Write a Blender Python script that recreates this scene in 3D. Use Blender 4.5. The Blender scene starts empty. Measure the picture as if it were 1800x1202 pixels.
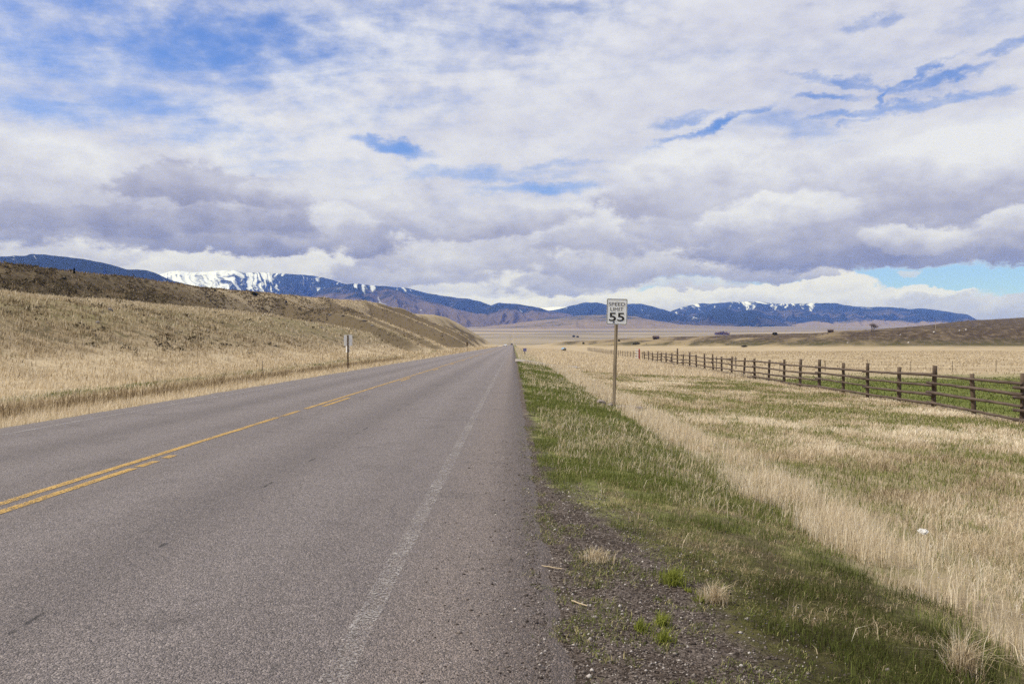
import bpy, bmesh, math, random
import numpy as np
from mathutils import Vector, Matrix

random.seed(7)
RNG = np.random.default_rng(11)
SC = bpy.context.scene
COL = SC.collection
R = math.radians

# ------------------------------------------------------------------ camera
F, VX, VY, CAMH = 1400.0, 902.0, 605.0, 1.45      # focal length in 1800-px units, principal point
cam_d = bpy.data.cameras.new("camera")
cam = bpy.data.objects.new("camera", cam_d)
COL.objects.link(cam)
cam.location = (0, 0, CAMH)
cam.rotation_euler = (R(90), 0, 0)
cam_d.sensor_width = 36.0
cam_d.lens = F / 1800 * 36
cam_d.shift_x = (900 - VX) / 1800
cam_d.shift_y = (VY - 601) / 1800
cam_d.clip_start = 0.05
cam_d.clip_end = 80000
SC.camera = cam

# ------------------------------------------------------------------ light settings
SUN_AZ, SUN_EL = R(-96), R(53)
SUN_STRENGTH = 5.0
SKY_STRENGTH = 0.12
SC.view_settings.view_transform = 'Standard'
SC.view_settings.look = 'None'
SC.view_settings.exposure = -0.10
SC.view_settings.gamma = 1.0
SC.render.engine = 'CYCLES'
SC.cycles.use_denoising = False
SC.cycles.max_bounces = 6
SC.cycles.volume_bounces = 0
SC.cycles.transparent_max_bounces = 12

sd = bpy.data.lights.new("sun", 'SUN')
sd.energy = SUN_STRENGTH
sd.angle = R(0.5)
sd.color = (1.0, 0.95, 0.87)
sun = bpy.data.objects.new("sun", sd)
COL.objects.link(sun)
sdir = Vector((math.sin(SUN_AZ) * math.cos(SUN_EL), math.cos(SUN_AZ) * math.cos(SUN_EL), math.sin(SUN_EL)))
sun.rotation_euler = sdir.to_track_quat('Z', 'Y').to_euler()
sun.location = (0, 0, 200)


# ------------------------------------------------------------------ tiny node language
class G:
    def __init__(s, nt):
        s.nt = nt
        nt.nodes.clear()

    def node(s, t, **kw):
        n = s.nt.nodes.new(t)
        for k, v in kw.items():
            setattr(n, k, v)
        return n

    def put(s, sock, v):
        if isinstance(v, E):
            s.nt.links.new(v.s, sock)
        elif hasattr(v, 'is_linked') and hasattr(v, 'node'):
            s.nt.links.new(v, sock)
        else:
            if isinstance(v, (tuple, list)) and len(v) == 3 and sock.type == 'RGBA':
                v = (*v, 1)
            sock.default_value = v

    def m(s, op, a, b=None, c=None, clamp=False):
        n = s.node('ShaderNodeMath', operation=op, use_clamp=clamp)
        s.put(n.inputs[0], a)
        if b is not None: s.put(n.inputs[1], b)
        if c is not None: s.put(n.inputs[2], c)
        return E(s, n.outputs[0])

    def vm(s, op, a, b=None, c=None, out=0):
        n = s.node('ShaderNodeVectorMath', operation=op)
        s.put(n.inputs[0], a)
        if b is not None: s.put(n.inputs[1], b)
        if c is not None: s.put(n.inputs[2], c)
        return E(s, n.outputs[out])

    def xyz(s, x, y, z):
        n = s.node('ShaderNodeCombineXYZ')
        for i, v in enumerate((x, y, z)): s.put(n.inputs[i], v)
        return E(s, n.outputs[0])

    def sep(s, v):
        n = s.node('ShaderNodeSeparateXYZ')
        s.put(n.inputs[0], v)
        return [E(s, o) for o in n.outputs]

    def noise(s, vec, scale, detail=3, rough=0.55, dist=0.0, col=False):
        n = s.node('ShaderNodeTexNoise')
        s.put(n.inputs['Vector'], vec)
        n.inputs['Scale'].default_value = scale
        n.inputs['Detail'].default_value = detail
        n.inputs['Roughness'].default_value = rough
        n.inputs['Distortion'].default_value = dist
        return E(s, n.outputs['Color' if col else 'Fac'])

    def voro(s, vec, scale, out='Distance', feature='F1'):
        n = s.node('ShaderNodeTexVoronoi', feature=feature)
        s.put(n.inputs['Vector'], vec)
        n.inputs['Scale'].default_value = scale
        return E(s, n.outputs[out])

    def ss(s, v, a, b, lo=0.0, hi=1.0):            # smoothstep
        n = s.node('ShaderNodeMapRange', interpolation_type='SMOOTHSTEP')
        for k, x in zip(('Value', 'From Min', 'From Max', 'To Min', 'To Max'), (v, a, b, lo, hi)):
            s.put(n.inputs[k], x)
        return E(s, n.outputs[0])

    def mix(s, f, a, b):
        n = s.node('ShaderNodeMix', data_type='RGBA')
        s.put(n.inputs['Factor'], f)
        s.put(n.inputs[6], a)
        s.put(n.inputs[7], b)
        return E(s, n.outputs[2])

    def lerp(s, f, a, b):
        n = s.node('ShaderNodeMix', data_type='FLOAT')
        s.put(n.inputs[0], f)
        s.put(n.inputs[2], a)
        s.put(n.inputs[3], b)
        return E(s, n.outputs[0])

    def bright(s, col, k):
        return s.vm('SCALE', col) if False else s._scale(col, k)

    def _scale(s, col, k):
        n = s.node('ShaderNodeVectorMath', operation='SCALE')
        s.put(n.inputs[0], col)
        s.put(n.inputs[3], k)
        return E(s, n.outputs[0])

    def attr(s, name):
        n = s.node('ShaderNodeAttribute', attribute_name=name)
        return E(s, n.outputs['Fac'])


class E:
    def __init__(s, g, sock): s.g, s.s = g, sock
    def __add__(s, o): return s.g.m('ADD', s, o)
    __radd__ = __add__
    def __sub__(s, o): return s.g.m('SUBTRACT', s, o)
    def __rsub__(s, o): return s.g.m('SUBTRACT', o, s)
    def __mul__(s, o): return s.g.m('MULTIPLY', s, o)
    __rmul__ = __mul__
    def __truediv__(s, o): return s.g.m('DIVIDE', s, o)


# ------------------------------------------------------------------ world: blue sky with layered clouds
world = bpy.data.worlds.new("World")
SC.world = world
world.use_nodes = True
g = G(world.node_tree)


def dirAE(px, py):
    x, y, z = (px - VX) / F, 1.0, (VY - py) / F
    return math.atan2(x, y), math.atan2(z, math.hypot(x, y))


def build_world():
    tc = g.node('ShaderNodeTexCoord')
    d = E(g, tc.outputs['Generated'])
    x, y, z = g.sep(d)
    A = g.m('ARCTAN2', x, y)
    hyp = g.m('SQRT', x * x + y * y)
    El = g.m('ARCTAN2', z, hyp)
    ae = g.xyz(A, El, 0.0)
    # warp shared by all clouds, finer and coarser
    st = g.xyz(A * 1.0, El * 1.7, 0.37)
    w1 = g.vm('SUBTRACT', g.noise(st, 5.0, 3, 0.5, col=True), (0.5, 0.5, 0.5))
    w2 = g.vm('SUBTRACT', g.noise(st, 17.0, 7, 0.62, col=True), (0.5, 0.5, 0.5))
    aew = g.vm('MULTIPLY_ADD', w1, (0.11, 0.035, 0.0), ae)
    aew = g.vm('MULTIPLY_ADD', w2, (0.085, 0.045, 0.0), aew)
    fine = g.noise(st, 26.0, 8, 0.62)                      # cloud texture
    mid = g.noise(g.xyz(A, El * 2.6, 0.9), 8.0, 6, 0.6)
    # high veil, on a plane overhead
    zz = g.m('MAXIMUM', z, 0.0) + 0.10
    pl = g.xyz(x / zz + y / zz * 0.25, y / zz * 0.75, 0.0)
    vn = g.noise(pl, 0.75, 9, 0.60, 0.55)
    vs = g.noise(g.xyz(x / zz * 0.9 + y / zz * 0.5, y / zz * 2.2, 3.0), 1.6, 8, 0.62, 0.4)
    veilf = vn * 0.6 + vs * 0.4
    # gaps in the veil
    gaps = [(290, 62, 470, 80, .74, 4), (40, 70, 230, 55, .84, 0), (340, 60, 260, 42, .95, 4), (600, 80, 200, 24, .58, -3), (160, 130, 200, 45, .72, -14),
            (640, 4, 90, 16, .66, 0), (50, 182, 70, 15, .6, -8), (310, 170, 60, 24, .5, -30), (430, 165, 70, 20, .5, -35), (690, 268, 48, 8, .80, -8),
            (440, 262, 60, 8, .5, 6), (860, 306, 130, 9, .62, 3), (1238, 226, 62, 6, .92, 14), (1195, 209, 46, 6, .6, 10),
            (1465, 173, 34, 4, .62, -3), (1475, 138, 44, 5, .66, -8), (1545, 146, 50, 5, .62, -16), (1600, 186, 105, 5, .66, 4), (1585, 165, 50, 5, .7, 35),
            (1650, 142, 44, 5, .66, 10), (1755, 92, 34, 5, .7, 4), (1537, 38, 24, 6, .55, 10), (1785, 10, 70, 26, .5, 0),
            (965, 8, 80, 10, .6, 0), (930, 332, 70, 7, .55, 0), (1480, 262, 110, 16, .42, -20), (960, 290, 90, 6, .55, 3), (1100, 120, 260, 30, .25, 8), (760, 40, 200, 26, .3, 4)]
    tot = None
    gv = g.vm('MULTIPLY_ADD', w1, (0.10, 0.035, 0.0), ae)
    gv = g.vm('MULTIPLY_ADD', w2, (0.115, 0.046, 0.0), gv)
    wisp = (vs - 0.5) * 3.2 + (fine - 0.5) * 2.2 + (mid - 0.5) * 3.0
    for (cx, cy, rx, ry, s_, rot) in gaps:
        a0, e0 = dirAE(cx, cy)
        c_, n_ = math.cos(R(rot)), math.sin(R(rot))
        v = g.vm('SUBTRACT', gv, (a0, e0, 0))
        u_ = g.vm('DOT_PRODUCT', v, (c_ * F / rx, n_ * F / rx, 0), out=1)
        t_ = g.vm('DOT_PRODUCT', v, (-n_ * F / ry, c_ * F / ry, 0), out=1)
        q = u_ * u_ + t_ * t_
        k = g.ss(q + wisp, -1.4, 4.6, s_ * 1.05, 0.0)
        tot = k if tot is None else g.m('MAXIMUM', tot, k)
    alpha = g.ss(veilf + (fine - 0.5) * 0.24 - tot * 0.40, 0.03, 0.50)
    L = 0.865 + (vn - 0.5) * 0.70 + (mid - 0.5) * 0.5 + (fine - 0.5) * 0.25
    # cumulus banks, far to near: (x, y, rx, ry, light at top, light at base, hardness, opacity)
    P = [('b', 1660, 489, 300, 24), ('b', 1130, 498, 110, 15),
         ('c', 820, 498, 420, 46, .92, .78, 1.0), ('c', 330, 463, 300, 30, .95, .85, 1.0), ('c', 60, 440, 200, 26, .85, .7, .95),
         ('c', 1000, 540, 270, 26, 1.02, .72, 1.0), ('c', 1240, 530, 230, 30, 1.04, .68, 1.0), ('c', 1380, 520, 140, 24, 1.1, .75, 1.0),
         ('c', 1480, 505, 52, 36, 1.15, .85, 1.0), ('c', 1560, 538, 150, 26, .95, .62, 1.0), ('c', 1620, 519, 60, 11, 1.1, .85, .95),
         ('c', 1740, 536, 170, 22, .72, .5, 1.0), ('c', 1210, 500, 90, 13, .9, .6, .8),
         ('c', 720, 482, 150, 24, .62, .46, .85), ('c', 985, 498, 130, 22, .66, .40, .95), ('c', 955, 460, 70, 22, 1.08, .75, 1.0),
         ('c', 1090, 470, 150, 36, .72, .42, 1.0), ('c', 1350, 470, 160, 26, .85, .42, 1.0), ('c', 1440, 486, 44, 12, .75, .5, .95),
         ('c', 1395, 445, 40, 26, 1.0, .7, .95), ('c', 1595, 480, 24, 7, .7, .6, .7),
         ('c', 800, 440, 190, 40, .82, .55, 1.0), ('c', 1070, 405, 180, 46, .95, .55, 1.0),
         ('c', 690, 366, 120, 30, .80, .52, .95), ('c', 560, 385, 130, 40, .92, .5, 1.0), ('c', 860, 390, 180, 32, .75, .5, .95),
         ('c', 420, 415, 270, 34, .62, .22, 1.0),
         ('c', 170, 345, 330, 88, .85, .36, 1.0), ('c', 60, 285, 110, 52, .95, .72, .95), ('c', 340, 325, 140, 34, .62, .36, .9),
         ('c', 230, 388, 300, 26, .42, .28, .9), ('c', 470, 340, 70, 26, .85, .55, .7),
         ('c', 1230, 320, 190, 72, .98, .5, 1.0), ('c', 1500, 340, 300, 92, .88, .46, 1.0), ('c', 1340, 385, 130, 44, 1.0, .5, 1.0),
         ('c', 1720, 300, 190, 86, 1.0, .48, 1.0), ('c', 1670, 275, 100, 50, 1.12, .8, .9),
         ('c', 1570, 432, 360, 40, .55, .20, 1.0), ('c', 1590, 415, 80, 26, .95, .55, .9), ('c', 1790, 400, 90, 30, .9, .45, .95),
         ('c', 1180, 400, 90, 26, .65, .5, .8)]
    soft = (fine - 0.5) * 1.5 + (mid - 0.5) * 0.9
    tex = (fine - 0.5) * 0.62 + (mid - 0.5) * 0.42
    for p in P:
        cx, cy, rx, ry = p[1:5]
        a0, e0 = dirAE(cx, cy)
        v = g.vm('MULTIPLY_ADD', aew, (F / rx, F / ry, 0), (-a0 * F / rx, -e0 * F / ry, 0))
        q = g.vm('DOT_PRODUCT', v, v, out=1)
        if p[0] == 'b':
            k = g.ss(q + soft * 0.5, 0.55, 1.5, 0.95, 0.0)
            alpha = g.m('MULTIPLY', alpha, 1.0 - k)
            continue
        vy = g.sep(v)[1]
        k = g.ss(q + soft, 0.62, 1.15, p[7], 0.0)
        lt = g.ss(vy, -0.95, 0.85, p[6] - 0.06, p[5])
        L = g.lerp(k, L, lt + tex)
        alpha = g.m('MAXIMUM', alpha, k)
    n = g.node('ShaderNodeValToRGB')
    g.put(n.inputs[0], L)
    cr = n.color_ramp
    cr.elements[0].position = 0.0; cr.elements[0].color = (.20, .205, .31, 1)
    cr.elements[1].position = 1.0; cr.elements[1].color = (.86, .88, .96, 1)
    for pos, c in ((.25, (.315, .32, .44)), (.5, (.475, .48, .61)), (.75, (.665, .68, .81))):
        e = cr.elements.new(pos); e.color = (*c, 1)
    low = g.ss(El, 0.0, 0.11, 1.0, 0.0)
    cloud = g._scale(g.mix(low, E(g, n.outputs[0]), g.vm('MULTIPLY', E(g, n.outputs[0]), (1.0, 1.03, 1.16))), 1.0 / SKY_STRENGTH)
    sky = g.node('ShaderNodeTexSky', sky_type='NISHITA')
    sky.sun_disc = False
    sky.sun_elevation = SUN_EL
    sky.sun_rotation = SUN_AZ
    sky.altitude = 1500
    sky.air_density = 1.0
    sky.dust_density = 0.6
    sky.ozone_density = 1.5
    blue = g.vm('MULTIPLY', E(g, sky.outputs[0]), (0.76, 0.97, 1.47))
    blue = g.mix(low, blue, g.vm('MULTIPLY', blue, (.80, .84, .94)))
    col = g.mix(alpha, blue, cloud)
    bg = g.node('ShaderNodeBackground')
    g.put(bg.inputs[0], col)
    bg.inputs[1].default_value = SKY_STRENGTH
    out = g.node('ShaderNodeOutputWorld')
    g.nt.links.new(bg.outputs[0], out.inputs[0])


build_world()
try:
    world.cycles.sampling_method = 'MANUAL'
    world.cycles.sample_map_resolution = 512
except Exception:
    pass


# ------------------------------------------------------------------ generic helpers
def mat(name):
    m_ = bpy.data.materials.new(name)
    m_.use_nodes = True
    return m_, G(m_.node_tree)


def finish(gm, col, rough=0.9, bump=None, bump_dist=0.02, bump_strength=1.0, spec=0.3, transl=None, metallic=0.0, alpha=None):
    b = gm.node('ShaderNodeBsdfPrincipled')
    gm.put(b.inputs['Base Color'], col)
    gm.put(b.inputs['Roughness'], rough)
    gm.put(b.inputs['Specular IOR Level'], spec)
    gm.put(b.inputs['Metallic'], metallic)
    if alpha is not None:
        gm.put(b.inputs['Alpha'], alpha)
    if bump is not None:
        n = gm.node('ShaderNodeBump')
        n.inputs['Strength'].default_value = bump_strength
        n.inputs['Distance'].default_value = bump_dist
        gm.put(n.inputs['Height'], bump)
        gm.nt.links.new(n.outputs[0], b.inputs['Normal'])
    o = gm.node('ShaderNodeOutputMaterial')
    sh = b.outputs[0]
    if transl is not None:
        t = gm.node('ShaderNodeBsdfTranslucent')
        gm.put(t.inputs[0], col)
        mx = gm.node('ShaderNodeMixShader')
        mx.inputs[0].default_value = transl
        gm.nt.links.new(sh, mx.inputs[1])
        gm.nt.links.new(t.outputs[0], mx.inputs[2])
        sh = mx.outputs[0]
    gm.nt.links.new(sh, o.inputs[0])


def simple_mat(name, c, rough=0.7, var=0.25, scale=8.0, metallic=0.0, spec=0.4, bump=0.0):
    m_, gm = mat(name)
    p = E(gm, gm.node('ShaderNodeTexCoord').outputs['Object'])
    n = gm.noise(p, scale, 5, 0.6)
    col = gm._scale(gm.mix(n, c, c), 1.0 - var / 2 + 0.0) if False else gm._scale(gm.mix(0.0, c, c), (n - 0.5) * (2 * var) + 1.0)
    finish(gm, col, rough, bump=n if bump else None, bump_dist=bump, metallic=metallic, spec=spec)
    return m_


def link(name, me, m_=None, parent=None, smooth=False):
    o = bpy.data.objects.new(name, me)
    COL.objects.link(o)
    if m_ is not None: me.materials.append(m_)
    if parent is not None: o.parent = parent
    if smooth: me.polygons.foreach_set('use_smooth', np.ones(len(me.polygons), dtype=bool))
    return o


def obj(name, bm, m_, parent=None, smooth=False):
    me = bpy.data.meshes.new(name)
    bm.to_mesh(me)
    bm.free()
    return link(name, me, m_, parent, smooth)


def tag(o, label=None, cat=None, group=None, kind=None):
    if label: o['label'] = label
    if cat: o['category'] = cat
    if group: o['group'] = group
    if kind: o['kind'] = kind
    return o


def thing(name, label, cat, loc, rz=0, group=None):
    o = bpy.data.objects.new(name, None)
    COL.objects.link(o)
    o.location = loc
    o.rotation_euler = (0, 0, rz)
    o.empty_display_size = 0.3
    return tag(o, label, cat, group)


def np_mesh(name, verts, quads=None, tris=None):
    me = bpy.data.meshes.new(name)
    verts = np.asarray(verts, dtype=np.float32)
    nq = 0 if quads is None else len(quads)
    ntr = 0 if tris is None else len(tris)
    me.vertices.add(len(verts))
    me.vertices.foreach_set('co', verts.ravel())
    loops, starts = [], []
    if nq:
        loops.append(np.asarray(quads, dtype=np.int32).ravel())
        starts.append(np.arange(nq, dtype=np.int32) * 4)
    if ntr:
        loops.append(np.asarray(tris, dtype=np.int32).ravel())
        starts.append(nq * 4 + np.arange(ntr, dtype=np.int32) * 3)
    loops = np.concatenate(loops)
    starts = np.concatenate(starts)
    me.loops.add(len(loops))
    me.loops.foreach_set('vertex_index', loops)
    me.polygons.add(nq + ntr)
    me.polygons.foreach_set('loop_start', starts)
    me.update(calc_edges=True)
    return me


def grid_quads(nr, nc, closed=False):
    r = np.arange(nr - 1)[:, None]
    c = np.arange(nc if closed else nc - 1)[None, :]
    c2 = (c + 1) % nc
    return np.stack([r * nc + c, r * nc + c2, (r + 1) * nc + c2, (r + 1) * nc + c], -1).reshape(-1, 4)


def add_box(bm, c, s, rot=None):
    r = bmesh.ops.create_cube(bm, size=1.0)
    M = Matrix.Translation(c) @ (rot.to_4x4() if rot is not None else Matrix()) @ Matrix.Diagonal((*s, 1))
    bmesh.ops.transform(bm, matrix=M, verts=r['verts'])
    return r['verts']


def add_cyl(bm, p0, p1, r0, r1=None, seg=12, rings=1, wob=0.0):
    """round tapered bar from p0 to p1; wob makes it an uneven log"""
    p0, p1 = Vector(p0), Vector(p1)
    r1 = r0 if r1 is None else r1
    ax = (p1 - p0)
    q = ax.to_track_quat('Z', 'Y')
    ringsv = []
    for i in range(rings + 1):
        t = i / rings
        c = p0 + ax * t
        off = q @ Vector((random.uniform(-wob, wob), random.uniform(-wob, wob), 0)) if 0 < i < rings else Vector()
        vs = []
        for k in range(seg):
            a = 2 * math.pi * k / seg
            rr = (r0 + (r1 - r0) * t) * (1 + random.uniform(-wob, wob) * 2.0)
            vs.append(bm.verts.new(c + off + q @ Vector((rr * math.cos(a), rr * math.sin(a), 0))))
        ringsv.append(vs)
    for a, b in zip(ringsv[:-1], ringsv[1:]):
        for k in range(seg):
            bm.faces.new((a[k], a[(k + 1) % seg], b[(k + 1) % seg], b[k]))
    bm.faces.new(list(reversed(ringsv[0])))
    bm.faces.new(ringsv[-1])


def rock_bm(size, seed, sub=2, flat=0.7):
    rnd = random.Random(seed)
    bm = bmesh.new()
    bmesh.ops.create_icosphere(bm, subdivisions=sub, radius=0.5)
    ax = [Vector((rnd.gauss(0, 1), rnd.gauss(0, 1), rnd.gauss(0, 1))).normalized() for _ in range(9)]
    cut = [rnd.uniform(0.28, 0.44) for _ in ax]
    for v in bm.verts:
        for a, c in zip(ax, cut):
            dd = v.co.dot(a)
            if dd > c: v.co -= a * (dd - c) * 0.9
        v.co += Vector((rnd.uniform(-1, 1), rnd.uniform(-1, 1), rnd.uniform(-1, 1))) * 0.018
        v.co = Vector((v.co.x * size[0], v.co.y * size[1], v.co.z * size[2]))
    return bm


# ---- numpy value noise
def _h(ix, iy, seed):
    n = (ix.astype(np.int64) * 374761393 + iy.astype(np.int64) * 668265263 + seed * 1274126177) & 0x7fffffff
    n = ((n ^ (n >> 13)) * 1274126177) & 0x7fffffff
    return ((n ^ (n >> 16)) & 0xffff) / 65535.0


def vnoise(x, y, seed=0):
    x = np.asarray(x, dtype=float); y = np.asarray(y, dtype=float)
    ix, iy = np.floor(x), np.floor(y)
    fx, fy = x - ix, y - iy
    fx = fx * fx * (3 - 2 * fx); fy = fy * fy * (3 - 2 * fy)
    a, b, c, d = _h(ix, iy, seed), _h(ix + 1, iy, seed), _h(ix, iy + 1, seed), _h(ix + 1, iy + 1, seed)
    return (a * (1 - fx) + b * fx) * (1 - fy) + (c * (1 - fx) + d * fx) * fy


def fbm(x, y, seed=0, o=4, gain=0.5):
    s, a, t = 0, 1.0, 0
    for i in range(o):
        s = s + a * vnoise(np.asarray(x) * 2 ** i, np.asarray(y) * 2 ** i, seed + i * 17)
        t += a; a *= gain
    return s / t


def sstep(x, a, b):
    t = np.clip((np.asarray(x, dtype=float) - a) / (b - a), 0, 1)
    return t * t * (3 - 2 * t)


# ------------------------------------------------------------------ the lie of the land
def pix(px, py, Z):
    return ((px - VX) / F * Z, Z, CAMH + (VY - py) / F * Z)


def road_z(Y):
    return np.interp(Y, [-1e5, 600, 700, 790, 850, 960, 1100, 1500, 2000, 3000, 4000, 6000, 8000, 12000],
                     [0, 0, .25, .75, .4, -3, -3, 2, 8.5, 31, 61, 128, 185, 260])


RIDGES = [  # crest polylines (x, y, height over the plain), width factor
    ([(-50, 30, 4.8), (-46, 52, 5.6), (-45, 70, 5.9), (-45, 90, 6.0), (-46, 126, 6.5), (-45, 160, 6.3), (-43, 190, 5.6), (-38, 205, 4.2), (-30, 200, 2.6), (-21, 185, 1.0)], 1.35, 4.5),
    ([(-110, 60, 13), (-102, 120, 15.0), (-100, 155, 16.4), (-100, 181, 17.2), (-100, 215, 18.3), (-100, 232, 18.5), (-100, 263, 19.2), (-100, 306, 20.6),
      (-100, 348, 22.2), (-100, 409, 24.2), (-100, 463, 26.4), (-99, 534, 29.4), (-90, 531, 28.6), (-80, 535, 25.5), (-72, 560, 22.5), (-66, 619, 23.8), (-60, 661, 23.8),
      (-52, 714, 19.5), (-42, 763, 12.5), (-30, 807, 5.8), (-18, 850, 1.0)], .66, 6),
    ([(-98, 317, 20), (-72, 282, 12.8), (-65, 270, 12.0), (-50, 243, 10.0), (-40, 225, 7.2), (-30, 205, 4.2), (-22, 190, 1.8)], .58, 4),
    ([(-98, 413, 24.5), (-75, 366, 16.4), (-60, 347, 11.8), (-38, 296, 5.4), (-24, 258, 1.9)], .58, 4),
    ([(-100, 524, 29), (-75, 473, 21.2), (-55, 448, 14.2), (-32, 402, 6.0), (-20, 390, 2.0)], .58, 4),
    ([(-80, 540, 25), (-68, 528, 20.8), (-50, 511, 14.4), (-32, 488, 7.6), (-19, 488, 2.2)], .58, 4),
    ([(-70, 640, 23.5), (-50, 600, 15), (-32, 580, 7.6), (-18, 575, 2.0)], .58, 4),
    # low swell between the near and the dark ridge
    ([(-78, 90, 9.8), (-76, 130, 10.6), (-74, 170, 10.4), (-70, 205, 9.0)], .75, 4),
    # bench on the right
    ([(70, 560, 4.4), (105, 520, 5.6), (150, 480, 7.0), (175, 465, 8.8), (190, 455, 10.4), (240, 440, 11.8), (300, 440, 13.6), (380, 430, 15), (480, 420, 17)], 1.0, 14),
    ([(60, 800, 5.4), (105, 780, 7.4), (150, 760, 9.0), (215, 720, 11.6), (300, 700, 13.2)], 1.3, 24),
    ([(270, 610, 13.6), (330, 640, 17.2), (400, 690, 23.4), (470, 740, 26.6), (600, 760, 30), (800, 760, 34)], 1.6, 25),
]


def height(X, Y):
    X = np.asarray(X, dtype=float); Y = np.asarray(Y, dtype=float)
    shp = np.broadcast(X, Y).shape
    X = np.broadcast_to(X, shp).ravel(); Y = np.broadcast_to(Y, shp).ravel()
    z = np.interp(X, [-60, -40, -24, -18, -14.5, -12, -10.4, -9.2, -8.75, -8.3, -4.3, -.4, .10, .6, 1.4, 2.3, 3.2, 5, 8, 12, 16, 22, 40, 100, 400],
                  [.6, .0, -.62, -.66, -.72, -.50, -.36, -.18, -.03, -.02, -.02, -.02, .004, -.03, -.12, -.26, -.47, -.66, -.82, -.98, -1.07, -1.2, -1.3, -1.4, -1.2])
    dist = np.hypot(X, Y)
    # side profile fades out towards the far plain
    z = z * (1 - sstep(dist, 900, 2200)) + road_z(Y)
    # ridges, smooth maximum
    acc = np.zeros_like(z)
    kk = 1.3
    near = np.where((dist < 1600) & (np.abs(X) > 6))[0]
    xs, ys = X[near], Y[near]
    wx = (fbm(xs / 34, ys / 34, 5) - .5) * 16
    wy = (fbm(xs / 34, ys / 34, 9) - .5) * 16
    fade = sstep(np.abs(xs + 4), 7, 26)
    for pts, kw, w0 in RIDGES:
        best = np.full(len(xs), 1e9); hh = np.zeros(len(xs))
        for (ax, ay, ah), (bx, by, bh) in zip(pts[:-1], pts[1:]):
            dx, dy = bx - ax, by - ay
            L2 = dx * dx + dy * dy
            t = np.clip(((xs - ax) * dx + (ys - ay) * dy) / L2, 0, 1)
            dd = np.hypot(xs - ax - t * dx, ys - ay - t * dy)
            h_ = ah + (bh - ah) * t
            w_ = w0 + h_ * kw * 1.35
            r = dd / w_
            take = r < best
            best = np.where(take, r, best); hh = np.where(take, h_, hh)
        und = 1 + (fbm(xs / 22 + 3, ys / 22, 21) - .5) * 0.55 * sstep(best, 0.15, .8)
        hgt = hh * np.exp(-(best * und) ** 2 * 1.15)
        acc[near] += np.exp(np.clip(hgt * fade / kk, 0, 40)) - 1
    # plateau behind the dark ridge and the bench
    hill = kk * np.log1p(acc)
    z = z + hill
    # small unevenness
    off = 1 - sstep(X, -9.2, -8.7) * (1 - sstep(X, .2, 1.2))
    z = z + off * (fbm(X / 1.7, Y / 1.7, 31, 3) - .5) * 0.14 * sstep(np.abs(X + 4), 5, 9)
    z = z + off * (fbm(X / 9, Y / 9, 41, 3) - .5) * .7 * sstep(np.abs(X + 4), 9, 30) * (0.4 + .6 * sstep(-X, 10, 40))
    z = z + (fbm(X / 300, Y / 300, 51, 4) - .5) * 10 * sstep(dist, 700, 2500) * sstep(np.abs(X), 30, 200)
    z = z + (fbm(X / 60, Y / 60, 61, 4) - .5) * 1.6 * sstep(dist, 250, 600) * sstep(X, 25, 60)
    # bed of the road
    bed = sstep(X, -8.95, -8.6) * (1 - sstep(X, -.05 + .1 * sstep(Y, 20, 60), .1 + .2 * sstep(Y, 20, 60)))
    z = z - bed * (0.03 + 0.0014 * np.clip(Y, 0, 900))
    return z.reshape(shp)


def hz(x, y): return float(height(np.array([x]), np.array([y]))[0])


def hit(px, py, z0=8.0, z1=3000.0):
    """first point of the land seen through a point of the photograph"""
    Zs = np.exp(np.linspace(math.log(z0), math.log(z1), 6000))
    xs = (px - VX) / F * Zs
    ray = CAMH + (VY - py) / F * Zs
    hh = height(xs, Zs)
    w = np.where(hh >= ray)[0]
    i = w[0] if len(w) else len(Zs) - 1
    return float(xs[i]), float(Zs[i]), float(hh[i])


# ---- ground sheet (polar grid: fine near the eye, coarse far away)
def build_ground():
    fine_ = np.arange(-44, 44.001, 0.085)
    coarse = np.arange(46, 314.1, 3.0)
    az = np.radians(np.concatenate([fine_, coarse]))
    rad = np.exp(np.linspace(math.log(0.5), math.log(14000), 760))
    RR, AA = np.meshgrid(rad, az, indexing='ij')
    X, Y = RR * np.sin(AA), RR * np.cos(AA)
    Zz = height(X, Y)
    v = np.stack([X, Y, Zz], -1).reshape(-1, 3)
    nr, nc = X.shape
    q = grid_quads(nr, nc, closed=True)
    q = q[:, ::-1]
    c = len(v)
    v = np.vstack([v, [[0, 0, hz(0, 0)]]])
    i = np.arange(nc)
    t = np.stack([np.full(nc, c), (i + 1) % nc, i], -1)
    me = np_mesh("ground", v, q, t)
    return me


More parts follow.
